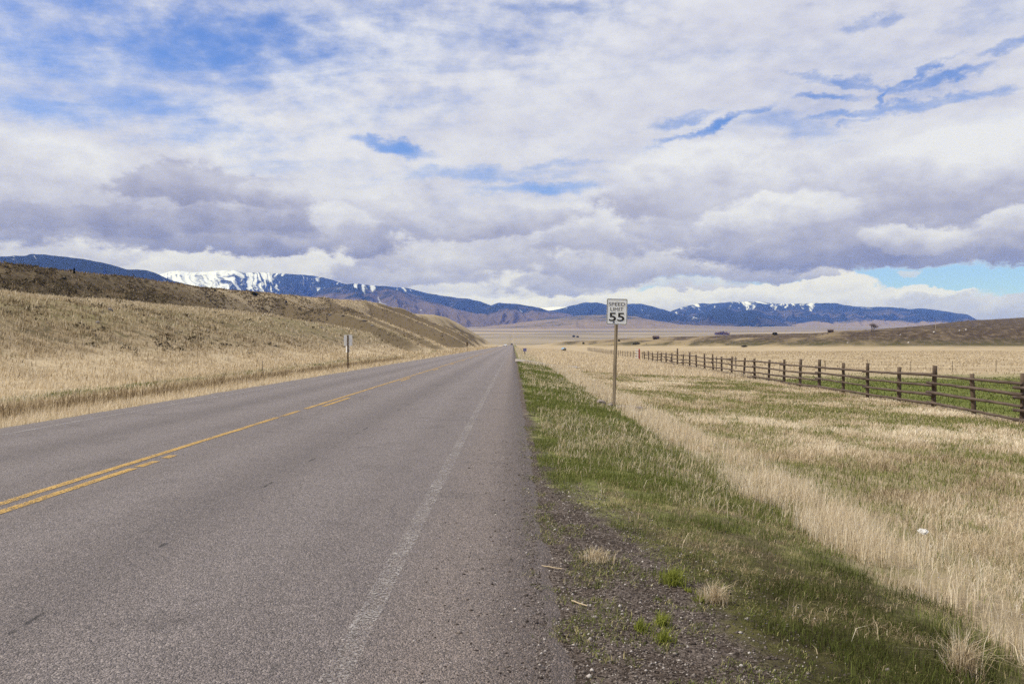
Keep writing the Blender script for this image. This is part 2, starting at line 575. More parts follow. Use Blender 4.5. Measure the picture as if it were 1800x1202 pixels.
def ground_material():
    m_, a = mat("land")
    p = E(a, a.node('ShaderNodeTexCoord').outputs['Object'])
    X, Y, Zc = a.sep(p)
    n_s = a.noise(p, 0.035, 5, .6)
    n_m = a.noise(p, 0.30, 6, .62)
    n_f = a.noise(p, 2.6, 6, .65)
    n_v = a.noise(p, 22.0, 5, .7)
    lng = a.noise(a.xyz(X * 0.12, Y * 0.9, Zc), 0.10, 5, .6)      # long bands across the fields
    dist = a.m('SQRT', X * X + Y * Y)
    dry = a.mix(a.ss(n_f * .6 + n_v * .4, .3, .7), (.175, .132, .080), (.40, .325, .215))
    dry = a.mix(a.ss(n_m, .35, .7), dry, (.40, .325, .22))
    olive = a.mix(n_f, (.10, .095, .035), (.21, .185, .085))
    green = a.mix(a.ss(n_f * .5 + n_v * .5, .3, .7), (.085, .10, .024), (.19, .21, .07))
    pebv = a.voro(p, 70.0, 'Color')
    peb = a.sep(pebv)[0]
    soil = a.mix(a.ss(n_v * .5 + peb * .5, .2, .8), (.022, .015, .011), (.125, .098, .082))
    soil = a.mix(a.ss(peb, .93, .98, 0, .8), soil, (.27, .235, .21))
    sage = a.mix(a.ss(n_f * .5 + n_m * .5, .40, .66), (.040, .030, .018), (.165, .122, .070))
    # --- right-hand fields
    field = a.mix(a.ss(n_m + (n_f - .5) * .5, .50, .66, 0, .75), dry, green)
    field = a.mix(a.ss(n_m * .6 + n_f * .5, .52, .70, 0, .6), field, (.26, .195, .12))
    col = field
    # dry meadow beyond the fence
    fl = X - (Y * 0.045 + 15.4)
    meadow = a.mix(a.ss(lng, .35, .65), (.41, .335, .225), (.30, .235, .148))
    meadow = a.mix(a.ss(n_f, .35, .7), meadow, (.33, .26, .165))
    beyond = a.ss(Y + (n_m - .5) * 22, 64, 90)
    col = a.mix(beyond, col, meadow)
    gb = a.ss(fl + (n_f - .5) * 2.0, .2, 1.6) * a.ss(Y + (n_m - .5) * 26 + a.m('MAXIMUM', 45 - X, 0.0) * 0.3, 58, 78, 1, 0)
    col = a.mix(gb, col, a.mix(a.ss(n_m, .4, .75, 0, .5), (.11, .128, .030), (.20, .195, .08)))
    # bench and hills to the right
    hillr = a.ss(Zc + (n_m - .5) * 1.2, -.4, 1.2) * a.ss(X, 20, 60) * a.ss(dist, 1400, 1000)
    rcol = a.mix(a.ss(Zc + (n_s - .5) * 6 + (n_m - .5) * 3, .3, 5.0), (.062, .057, .024), (.056, .041, .029))
    rcol = a.mix(a.ss(n_m * .6 + n_f * .4, .46, .62, 0, .8), rcol, (.165, .127, .083))
    rcol = a.mix(a.ss(n_s, .45, .60, 0, .6) * a.ss(X, 260, 120), rcol, (.34, .265, .155))
    col = a.mix(hillr, col, rcol)
    # --- verge by the road
    vx = X + (n_m - .5) * 1.1 + (n_f - .5) * .5
    green_d = a.mix(a.ss(n_m * .5 + n_f * .5, .40, .56, .75, 0), green, a.mix(n_v, (.07, .052, .034), (.20, .155, .10)))
    verge = a.mix(a.ss(n_f, .48, .74, 0, .65), green_d, a.mix(n_v, (.26, .2, .09), (.42, .34, .19)))
    col = a.mix(a.ss(vx, 2.5, 3.1, 1, 0), col, verge)
    moss = a.mix(a.ss(n_f * .6 + n_v * .4, .35, .65), (.022, .018, .007), (.085, .075, .024))
    col = a.mix(a.ss(vx, 2.3, 2.9, 1, 0) * a.ss(Y, 5.2, 7.5, 1, 0) * .8, col, moss)
    # bare gravel shoulder near the eye, thin dirt line further on
    edge = X + (n_f - .5) * .8 + (n_m - .5) * .6
    gw = a.ss(Y, 4.8, 8.6, 1.2, .42)
    col = a.mix(a.ss(edge - gw, -.14, .14, 1, 0), col, a.mix(a.ss(n_f, .42, .62), soil, a.mix(a.ss(n_v * .4 + peb * .6, .15, .85), (.050, .038, .032), (.19, .155, .135))))
    # --- left of the road
    lx = X * -1.0 - 8.6
    left = a.mix(a.ss(n_m + (n_f - .5) * .6, .3, .62), (.24, .185, .115), (.46, .375, .255))
    left = a.mix(a.ss(n_f + (n_m - .5), .62, .82, 0, .75), left, olive)
    brown = a.mix(n_f, (.15, .11, .06), (.34, .26, .15))
    left = a.mix(a.ss(a.m('ABSOLUTE', lx + (n_m - .5) * 2.0 - 6.2), .8, 2.2, .85, 0), left, brown)
    left = a.mix(a.ss(a.m('ABSOLUTE', lx + (n_m - .5) * 1.6 - 9.9), .2, 1.0, .8, 0), left, olive)
    left = a.mix(a.ss(lx + (n_f - .5) * .8, .3, .9, .85, 0), left, (.12, .125, .045))
    left = a.mix(a.ss(Zc + (n_m - .5) * 1.5, .0, 2.4, 0, .72), left, a.mix(n_f, (.125, .092, .052), (.29, .22, .135)))
    n_p = a.noise(p, 0.85, 5, .68)
    hz_ = a.ss(Zc, .3, 2.0)
    left = a.mix(hz_ * a.ss(n_p, .45, .60, 0, .85), left, (.085, .068, .036))
    left = a.mix(hz_ * a.ss(n_p * .5 + n_m * .5, .44, .32, 0, .7), left, (.44, .355, .235))
    # hillside: rougher, browner with height; sage on the higher ridge
    hs = a.ss(Zc + (n_m - .5) * 3, 1.0, 4.5) * a.ss(n_m * .7 + n_f * .5, .45, .8, .15, .75)
    left = a.mix(hs, left, olive)
    sg = a.ss(X * -1.0 + (n_s - .5) * 30 + (n_m - .5) * 14, 50, 66) * a.ss(Y + (n_s - .5) * 120, 430, 250)
    left = a.mix(sg * .88, left, sage)
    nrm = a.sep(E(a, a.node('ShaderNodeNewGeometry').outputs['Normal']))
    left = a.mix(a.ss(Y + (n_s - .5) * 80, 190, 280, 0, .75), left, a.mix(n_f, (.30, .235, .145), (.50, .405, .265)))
    facing_shade = a.ss(nrm[1] * -1.0 + (n_m - .5) * .10, .03, .17) * a.ss(Y, 120, 200) * a.ss(X, -16, -26)  # shade of the spurs painted in: slopes facing the camera darkened
    left = a.mix(facing_shade * .95, left, a.mix(n_f, (.060, .046, .026), (.135, .102, .060)))
    sgy = a.ss(n_s * .6 + n_m * .5, .54, .68, 0, .45) * a.ss(Zc, 2, 8) * a.ss(Y, 200, 330)
    left = a.mix(sgy, left, sage)
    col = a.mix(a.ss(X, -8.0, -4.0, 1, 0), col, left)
    # --- far plain, with cloud shadow painted in as darker bands
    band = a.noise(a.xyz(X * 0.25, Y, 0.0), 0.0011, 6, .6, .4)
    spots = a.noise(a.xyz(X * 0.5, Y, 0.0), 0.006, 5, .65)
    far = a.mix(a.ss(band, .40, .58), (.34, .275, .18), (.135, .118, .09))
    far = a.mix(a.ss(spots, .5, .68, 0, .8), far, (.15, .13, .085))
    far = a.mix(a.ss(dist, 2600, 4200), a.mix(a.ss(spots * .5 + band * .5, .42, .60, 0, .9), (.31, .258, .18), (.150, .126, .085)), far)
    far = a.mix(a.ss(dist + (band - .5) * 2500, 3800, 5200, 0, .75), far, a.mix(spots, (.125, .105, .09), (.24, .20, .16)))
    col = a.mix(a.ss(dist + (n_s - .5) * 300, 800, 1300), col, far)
    bmp = a.ss(dist, 25, 250, .6, 1) * n_f + n_v * a.ss(dist, 8, 30, .5, 0.0) + n_m * a.ss(dist, 60, 300, 0, 1.6)
    finish(a, col, .95, bump=bmp, bump_dist=.10, bump_strength=.9, spec=.1)
    return m_


M_LAND = ground_material()
ground = link("ground", build_ground(), M_LAND, smooth=True)
tag(ground, kind='structure')


# ------------------------------------------------------------------ road, markings, driveway
ROAD_L, ROAD_R = -8.75, 0.18


def road_material():
    m_, a = mat("asphalt")
    p = E(a, a.node('ShaderNodeTexCoord').outputs['Object'])
    X, Y, Zc = a.sep(p)
    flat = a.xyz(X, Y, 0.0)
    v1 = a.voro(flat, 125.0, 'Color')
    vd = a.voro(flat, 125.0, 'Distance')
    v1x = a.sep(v1)[0]
    v2 = a.sep(a.voro(flat, 60.0, 'Color'))[1]
    vd2 = a.voro(flat, 60.0, 'Distance')
    n_l = a.noise(flat, .35, 5, .6)
    n_m = a.noise(flat, 3.0, 5, .65)
    n_h = a.noise(flat, 14.0, 4, .7)
    lane = a.noise(a.xyz(X * 1.0, Y * .02, 0.0), 1.1, 3, .5)
    base = a.mix(lane, (.124, .107, .101), (.182, .160, .153))
    base = a.mix(a.ss(n_m * .6 + n_l * .4, .35, .65, 0, .5), base, (.205, .182, .174))
    # warmer, dusty shoulder right of the edge line
    base = a.mix(a.ss(X + (n_m - .5) * .3, -.9, -.35, 0, .65), base, (.19, .158, .138))
    base = a.mix(a.ss(X + (n_m - .5) * .6 + (n_h - .5) * .4, -.34, .16, 0, .92), base, a.mix(n_h, (.045, .033, .027), (.17, .138, .12)))
    # wheel paths
    for c in (-1.75, -3.45, -5.4, -7.2):
        base = a.mix(a.ss(a.m('ABSOLUTE', X - c + (n_l - .5) * .3), .1, .5, .35, 0), base, (.225, .203, .196))
    for c, w_ in ((-2.6, .45), (-6.3, .5)):
        base = a.mix(a.ss(a.m('ABSOLUTE', X - c + (n_l - .5) * .5), .05, w_, .45, 0) * a.ss(n_m * .5 + n_l * .5, .36, .60), base, (.085, .073, .070))
    base = a.mix(a.ss(a.noise(flat, .9, 4, .6), .56, .72, 0, .5), base, (.10, .086, .08))
    # stones of the chip seal
    st = a.ss(v1x * .62 + n_h * .25 + v2 * .25, .2, .95, .50, 1.48)
    col = a._scale(base, st)
    col = a.mix(a.ss(v1x, .955, .985, 0, .55), col, (.46, .43, .40))
    col = a.mix(a.ss(v2, .93, .97, 0, .55), col, (.05, .045, .045))
    # broken tar seam along the lane, cross cracks on the shoulder
    cl = a.m('ABSOLUTE', X + 2.44 + (n_m - .5) * .10)
    cr = a.ss(cl, .006, .022, 1, 0) * a.ss(a.noise(a.xyz(X * .2, Y, 0.0), 1.7, 4, .7), .54, .60)
    col = a.mix(cr * a.ss(Y, 22, 30, .85, 0), col, (.022, .018, .018))
    cl2 = a.m('ABSOLUTE', X + 1.05 + (n_l - .5) * .5 + (n_m - .5) * .08)
    cr2 = a.ss(cl2, .004, .014, .5, 0) * a.ss(a.noise(a.xyz(X * .2, Y + 40.0, 0.0), .8, 4, .7), .55, .62)
    col = a.mix(cr2, col, (.05, .045, .045))
    for yc, x0, s_ in ((9.6, -.75, .5), (13.2, -.6, .5), (7.3, -.35, .35), (21.0, -8.0, .4), (34.0, -8.0, .35)):
        k = a.ss(a.m('ABSOLUTE', Y - yc + (n_m - .5) * .18 + (n_l - .5) * .3), .008, .035, s_, 0) * a.ss(X, x0, x0 + .2)
        col = a.mix(k, col, (.07, .06, .058))
    bmp = vd * -1.0 + vd2 * -.6 + n_h * .3
    col = a._scale(a.vm('MULTIPLY', col, (1.04, .99, .985)), .92)
    finish(a, col, .66, bump=bmp, bump_dist=.014, bump_strength=.9, spec=.42)
    return m_


def strip_rows(y0, y1, n):
    k = 6.0
    return np.exp(np.linspace(math.log(y0 + k), math.log(y1 + k), n)) - k


def build_road():
    ys = np.concatenate([[-60, -30, -10, -4], strip_rows(-1.0, 1000, 900)])
    nx = 24
    rows = []
    for y in ys:
        rag = (float(fbm(np.array([y * 2.2]), np.array([.5]), 3)[0]) - .5) * .16 * (1 if y > -1 else 0)
        ragl = (float(fbm(np.array([y * 1.2]), np.array([9.5]), 3)[0]) - .5) * .25
        x0, x1 = ROAD_L + ragl, ROAD_R + rag
        xs = np.linspace(x0, x1, nx)
        crown = .05 * (1 - ((xs + 4.3) / 4.5) ** 2)
        z = float(road_z(y)) + crown + .012
        row = [(x0 - .06, y, z[0] - .12 - .0012 * max(y, 0))] + list(zip(xs, [y] * nx, z)) + [(x1 + .10, y, z[-1] - .035 - .0012 * max(y, 0))]
        rows.append(row)
    v = np.array(rows).reshape(-1, 3)
    q = grid_quads(len(ys), nx + 2)
    return np_mesh("road", v, q)


M_ROAD = road_material()
road = link("road", build_road(), M_ROAD, smooth=True)
tag(road, kind='structure')


def road_top(x, y):
    return float(road_z(y)) + .05 * (1 - ((x + 4.3) / 4.5) ** 2) + .012


def marking_material(name, c, wear0, wear1, wob=True):
    m_, a = mat(name)
    p = E(a, a.node('ShaderNodeTexCoord').outputs['Object'])
    X, Y, Zc = a.sep(p)
    flat = a.xyz(X, Y, 0.0)
    n1 = a.noise(flat, 9.0, 6, .72)
    n2 = a.noise(flat, 1.2, 4, .6)
    v = a.sep(a.voro(flat, 95.0, 'Color'))[0]
    al = a.ss(n1 * .55 + n2 * .35 + v * .28, wear0, wear1)
    col = a._scale(a.mix(n2, c, c), v * .35 + .80)
    finish(a, col, .7, spec=.3, alpha=al)
    return m_


M_YELLOW = marking_material("yellow road paint", (.40, .25, .07), .42, .66)
M_WHITE = marking_material("worn white road paint", (.36, .335, .32), .53, .92)
M_WHITEL = marking_material("very worn white road paint", (.36, .34, .33), .50, .86)


def stripe(xc, w, spans, m_, name):
    vs, qs = [], []
    for (y0, y1) in spans:
        n = max(2, int(60 * math.log((y1 + 6) / (y0 + 6))) + 2)
        ys = strip_rows(y0, y1, n)
        b = len(vs)
        for y in ys:
            e = (float(fbm(np.array([y * 3]), np.array([xc]), 77)[0]) - .5) * .03
            lift = .004 + .00006 * max(y, 0)
            for s_ in (-.5, .5):
                x = xc + w * s_ + e
                vs.append((x, y, road_top(x, y) + lift))
        for i in range(n - 1):
            qs.append((b + 2 * i, b + 2 * i + 1, b + 2 * i + 3, b + 2 * i + 2))
    o = link(name, np_mesh(name, np.array(vs), np.array(qs)), m_)
    tag(o, kind='structure')
    return o


stripe(-4.46, .105, [(-5.5, 15.1), (15.35, 16.6), (17.1, 800)], M_YELLOW, "road_marking")
stripe(-4.24, .105, [(-5.5, 8.9), (9.0, 9.45), (9.7, 9.95)] + [(17.8 + 12.2 * k, 20.6 + 12.2 * k) for k in range(40)], M_YELLOW, "road_marking")
stripe(-.76, .12, [(-5.5, 800)], M_WHITE, "road_marking")
stripe(-8.02, .10, [(-5.5, 800)], M_WHITEL, "road_marking")


def build_driveway():
    vs = []
    us = np.linspace(0, 1, 40)
    ws = np.linspace(-1, 1, 12)
    for u in us:
        x = .12 + u * 6.0
        c = 71.5 + u * 3.0
        hw = 6.0 - 2.6 * min(1, u * 2.2) + (float(fbm(np.array([u * 9]), np.array([2.]), 8)[0]) - .5) * 1.2
        for w in ws:
            y = c + w * hw
            vs.append((x, y, max(hz(x, y) + .05, -.02 - .08 * x * .2) if u < .15 else hz(x, y) + .05))
    me = np_mesh("driveway", np.array(vs), grid_quads(40, 12)[:, ::-1])
    m_, a = mat("gravel track")
    p = E(a, a.node('ShaderNodeTexCoord').outputs['Object'])
    n = a.noise(p, 3.0, 6, .7)
    n2 = a.noise(p, .5, 4, .6)
    col = a.mix(n, (.19, .165, .145), (.34, .30, .26))
    col = a.mix(a.ss(n2, .5, .7, 0, .6), col, (.30, .25, .14))
    finish(a, col, .95)
    o = link("driveway", me, m_, smooth=True)
    tag(o, kind='structure')


build_driveway()


# ------------------------------------------------------------------ mountains
def mountain_material(name, forest_c, grass_c, snow_lo, snow_amt, forest_lo=.42, fscale=1.0, peaks=(), tk=.75):
    m_, a = mat(name)
    p = E(a, a.node('ShaderNodeTexCoord').outputs['Object'])
    nrm = E(a, a.node('ShaderNodeNewGeometry').outputs['Normal'])
    nx, ny, nz = a.sep(nrm)
    X, Y, Zc = a.sep(p)
    t = a.attr('rise')
    n1 = a.noise(p, .0011 * fscale, 6, .62)
    n2 = a.noise(p, .0048 * fscale, 6, .66)
    n3 = a.noise(p, .020 * fscale, 4, .7)
    fm = a.ss(n1 * .6 + n2 * .35 + (t - .5) * .22, forest_lo, forest_lo + .10)
    fo = a._scale(a.mix(n3, forest_c, forest_c), n3 * .9 + .55)
    gr = a._scale(a.mix(n2, grass_c, grass_c), n2 * .8 + .6)
    col = a.mix(fm, gr, fo)
    if snow_amt > 0:
        rr = X / Y
        pk = 0.0
        for (r0, rw, k_) in peaks:
            pk = a.ss(a.m('ABSOLUTE', rr - r0), 0.0, rw, k_, 0.0) + pk
        sm = a.ss(pk + n2 * .55 + n1 * .40 + n3 * .50 - .05 + (.70 - a.attr('gully')) * 1.5 + t * tk, snow_lo, snow_lo + .30, 0, snow_amt)
        col = a.mix(sm, col, (.58, .62, .70))
    finish(a, col, .95, bump=n3, bump_dist=18, bump_strength=.6, spec=.05)
    return m_


def mountain(name, pts, Zc, m_, front=.66, seed=1, gull=.20, back=1.25, prof=1.25, freq=34.0, jag=0.0):
    pts = sorted(pts)
    px = np.arange(pts[0][0], pts[-1][0] + .01, .9)
    py = np.interp(px, [p[0] for p in pts], [p[1] for p in pts])
    k = np.ones(9) / 9
    py = np.convolve(np.pad(py, 4, mode='edge'), k, 'valid')
    py = py - (fbm(px / 13, px * 0 + seed, seed, 4) - .5) * 2.2
    if jag: py = py - vnoise(px / 2.1, px * 0 + seed, seed + 3) * jag
    nt = 70
    ts = np.concatenate([np.linspace(0, 1, nt), np.linspace(1.04, back, 8)])
    T, PX = np.meshgrid(ts, px, indexing='ij')
    PY = np.broadcast_to(py, T.shape)
    Z = Zc * (front + (1 - front) * np.minimum(T, 1) + np.maximum(T - 1, 0) * .6)
    X = (PX - VX) / F * Z
    crest = CAMH + (VY - PY) / F * Zc
    floor = np.interp(Z, [0, 1500, 2000, 3000, 4000, 6000, 8000, 12000, 40000], [0, 2, 8.5, 31, 61, 128, 185, 260, 400]) - 25
    tt = np.minimum(T, 1)
    pr = tt ** prof
    h = floor + np.maximum(crest - floor, 5) * pr
    # spurs and gullies running down from the crest
    warp = (fbm(PX / 55, T * 2.2, seed + 5) - .5) * 46
    u = (PX + warp + T * 18) / freq
    rid = 1 - np.abs(2 * vnoise(u, T * 1.3 + seed, seed + 7) - 1)
    rid = rid * .62 + (1 - np.abs(2 * vnoise(u * 2.3, T * 2.8 + seed, seed + 9) - 1)) * .38
    rid2 = fbm(u * 4, T * 7, seed + 12, 3)
    amp = np.maximum(crest - floor, 5) * gull
    env = np.sin(np.pi * np.clip(tt, 0, 1) ** .8)
    h = h + amp * env * (rid - .62) * 1.6 + amp * env * (rid2 - .5) * .5
    h = h - np.maximum(T - 1, 0) * crest * 1.5
    v = np.stack([X, Z, h], -1).reshape(-1, 3)
    me = np_mesh(name, v, grid_quads(*T.shape))
    strk = 1 - np.abs(2 * fbm((PX + warp * 1.3 + T * 30) / 9.0, T * 3.2 + seed, seed + 21, 3, .65) - 1)
    ag = me.attributes.new('gully', 'FLOAT', 'POINT')
    ag.data.foreach_set('value', (rid * .40 + strk * .60).astype(np.float32).ravel())
    at = me.attributes.new('rise', 'FLOAT', 'POINT')
    at.data.foreach_set('value', np.clip((h - floor) / np.maximum((crest - floor).max(), 1), 0, 1.2).astype(np.float32).ravel())
    o = link(name, me, m_, smooth=True)
    tag(o, kind='structure')
    return o


FOREST = (.011, .018, .017)
M_MT_FOREST = mountain_material("forested mountain", FOREST, (.05, .046, .038), 1.14, .9, .33, tk=.16)
M_MT_SNOW = mountain_material("snowy mountain", (.011, .017, .016), (.07, .062, .055), 1.42, .95, .36, peaks=((-.385, .17, .62), (-.23, .10, .20)))
M_MT_SNOW2 = mountain_material("snow capped mountain", (.011, .017, .016), (.08, .07, .06), 1.56, .95, .36, peaks=((.318, .13, .52), (.21, .06, .36)))
M_MT_FOOT = mountain_material("foothill", (.011, .017, .016), (.105, .083, .066), 1.42, .8, .44)
M_MT_TAN = mountain_material("tan foothill", (.03, .04, .032), (.19, .15, .108), 1.6, 0, .43)
M_MT_WHITE = mountain_material("far snowfield", (.05, .06, .06), (.2, .2, .2), .45, 1.0, .60)

mountain("mountain", [(-700, 470), (-400, 455), (-100, 452), (0, 451), (15, 451), (25, 449), (47, 450), (52, 447), (75, 447), (112, 451), (150, 455.5), (187, 462.5), (212, 471),
                      (225, 474), (255, 474), (275, 481), (300, 492), (350, 505), (450, 514), (560, 548)], 5400, M_MT_FOREST, seed=3, gull=.16, freq=42, prof=1.0)
mountain("mountain", [(150, 520), (230, 500), (282, 482), (300, 477), (315, 475.5), (337, 479), (387, 476), (412, 475), (425, 479), (462, 479), (500, 481), (550, 484), (575, 489),
                      (607, 499), (640, 503), (662, 502), (717, 506), (745, 514), (775, 520), (813, 524), (825, 525), (843, 530), (863, 537), (900, 550), (960, 570)], 10800, M_MT_SNOW, seed=11, gull=.24, freq=40)
mountain("mountain", [(380, 548), (440, 530), (472, 517), (490, 512), (510, 510), (530, 516), (545, 522), (560, 513), (580, 506), (607, 500), (630, 498.5), (660, 502), (700, 510), (730, 522),
                      (770, 534), (810, 545), (860, 556), (900, 566), (960, 580)], 8600, M_MT_FOOT, seed=23, gull=.26, freq=34)
mountain("mountain", [(740, 578), (780, 566), (810, 556), (840, 546), (858, 539), (877, 532), (897, 534), (922, 536), (947, 541), (970, 547), (1000, 552), (1040, 558), (1090, 566), (1160, 576)], 9800, M_MT_FOOT, seed=31, gull=.22, freq=30)
mountain("mountain", [(880, 552), (930, 543), (952, 540.5), (985, 539), (1015, 541), (1060, 548), (1120, 552), (1170, 549), (1190, 546), (1230, 555)], 14500, M_MT_WHITE, seed=41, gull=.12, freq=25, front=.8)
mountain("mountain", [(930, 556), (960, 547), (985, 542.5), (1002, 537), (1030, 531), (1050, 532), (1067, 535), (1085, 537), (1110, 534), (1125, 534), (1150, 539), (1175, 547), (1220, 556), (1280, 568)], 11800, M_MT_FOREST, seed=47, gull=.18, freq=26)
mountain("mountain", [(1130, 562), (1165, 553), (1195, 541), (1230, 533), (1250, 534), (1280, 531), (1330, 530), (1360, 533), (1380, 535), (1410, 533), (1440, 533), (1470, 533), (1500, 539), (1525, 540),
                      (1560, 539), (1600, 543), (1620, 542), (1650, 545), (1680, 551), (1700, 553), (1712, 559), (1725, 565), (1760, 577), (1820, 590)], 12600, M_MT_SNOW2, seed=53, gull=.20, freq=30)
mountain("mountain", [(1060, 574), (1102, 553), (1140, 550), (1170, 549), (1204, 555), (1213, 558), (1235, 549), (1249, 545.5), (1275, 540), (1293, 548), (1318, 544), (1335, 547), (1353, 560), (1380, 569), (1420, 577)], 9500, M_MT_FOREST, seed=61, gull=.22, freq=30)
mountain("mountain", [(820, 580), (860, 574), (920, 567), (960, 560), (1005, 556), (1050, 553), (1085, 553), (1120, 557), (1150, 563), (1190, 570), (1260, 574), (1340, 577), (1420, 582)], 7600, M_MT_TAN, seed=71, gull=.12, freq=70, prof=.9)
mountain("mountain", [(1340, 582), (1390, 570), (1430, 562), (1480, 563), (1540, 560), (1600, 562), (1680, 565), (1760, 572), (1900, 575), (2100, 568), (2500, 560)], 10500, M_MT_TAN, seed=67, gull=.2, freq=36)


# ------------------------------------------------------------------ haze
def build_haze():
    bm = bmesh.new()
    add_box(bm, (0, 1500, 525), (34000, 31000, 1110))
    m_ = bpy.data.materials.new("haze air")
    m_.use_nodes = True
    nt = m_.node_tree
    nt.nodes.clear()
    pv = nt.nodes.new('ShaderNodeVolumePrincipled')
    pv.inputs['Color'].default_value = (.12, .26, 1.0, 1)
    pv.inputs['Absorption Color'].default_value = (1, 1, 1, 1)
    pv.inputs['Density'].default_value = 6.4e-5
    pv.inputs['Anisotropy'].default_value = 0.0
    o_ = nt.nodes.new('ShaderNodeOutputMaterial')
    nt.links.new(pv.outputs[0], o_.inputs['Volume'])
    o = obj("haze", bm, m_)
    tag(o, kind='stuff')


build_haze()


# ------------------------------------------------------------------ grass
def grass_material(name, stops, transl=.35, rough=.8):
    m_, a = mat(name)
    n = a.node('ShaderNodeValToRGB')
    a.put(n.inputs[0], a.attr('tint'))
    cr = n.color_ramp
    while len(cr.elements) < len(stops): cr.elements.new(.5)
    for e, (p_, c) in zip(cr.elements, stops):
        e.position = p_; e.color = (*c, 1)
    finish(a, E(a, n.outputs[0]), rough, spec=.15, transl=transl)
    return m_


M_DRY = grass_material("dry grass", [(0, (.17, .12, .068)), (.3, (.42, .33, .205)), (.7, (.67, .565, .405)), (1, (.82, .745, .60))])
M_GREEN = grass_material("green grass", [(0, (.05, .050, .015)), (.4, (.110, .132, .030)), (.75, (.215, .24, .066)), (1, (.46, .39, .20))], .4)
M_TUFT = grass_material("fresh green grass", [(0, (.12, .145, .026)), (1, (.33, .35, .07))], .45)


def blades(name, root, h, w, lean, tint, m_, parent=None):
    """one mesh of many bent blades; root (N,3)"""
    n = len(root)
    rng = RNG
    a = rng.uniform(0, 2 * math.pi, n)
    side = np.stack([np.cos(a), np.sin(a), np.zeros(n)], -1) * (w * .5)[:, None]
    la = rng.normal(.3, 1.3, n)
    ld = np.stack([np.cos(la), np.sin(la), np.zeros(n)], -1)
    up = np.array([0, 0, 1.0])
    bent = rng.uniform(0, 1, n) < .16
    lean = np.where(bent, lean + rng.uniform(.5, 1.0, n), lean)
    lean = np.clip(lean, 0, 1.25)
    h = np.where(bent, h * .8, h)
    la = np.where(rng.uniform(0, 1, n) < .35, rng.uniform(0, 6.28, n), la)
    ld = np.stack([np.cos(la), np.sin(la), np.zeros(n)], -1)
    mid = root + up * (h * .58)[:, None] + ld * (h * lean * .28)[:, None]
    tip = root + up * (h * (1 - .35 * lean ** 2))[:, None] + ld * (h * lean)[:, None]
    v = np.stack([root - side, root + side, mid - side * .75, mid + side * .75, tip], 1).reshape(-1, 3)
    b = np.arange(n)[:, None] * 5
    q = b + np.array([[0, 1, 3, 2]])
    t = b + np.array([[2, 3, 4]])
    me = np_mesh(name, v, q, t)
    at = me.attributes.new('tint', 'FLOAT', 'POINT')
    at.data.foreach_set('value', np.repeat(tint, 5).astype(np.float32))
    return link(name, me, m_, parent)


def scatter(n, y0, y1, x0, x1, frustum=True, power=0.0):
    """points spread evenly in the logarithm of distance"""
    Y = np.exp(RNG.uniform(math.log(y0), math.log(y1), n))
    X = RNG.uniform(0, 1, n) * (x1 - x0) + x0
    if frustum:
        ok = np.abs(X) < .82 * Y + 1.5
        X, Y = X[ok], Y[ok]
    return X, Y


def clumped(X, Y, k=1.0, seed=0):
    return fbm(X / (.55 * k), Y / (.55 * k), 101 + seed, 3), fbm(X / 3.2, Y / 3.2, 131 + seed, 3), fbm(X / 11, Y / 11, 151 + seed, 3)


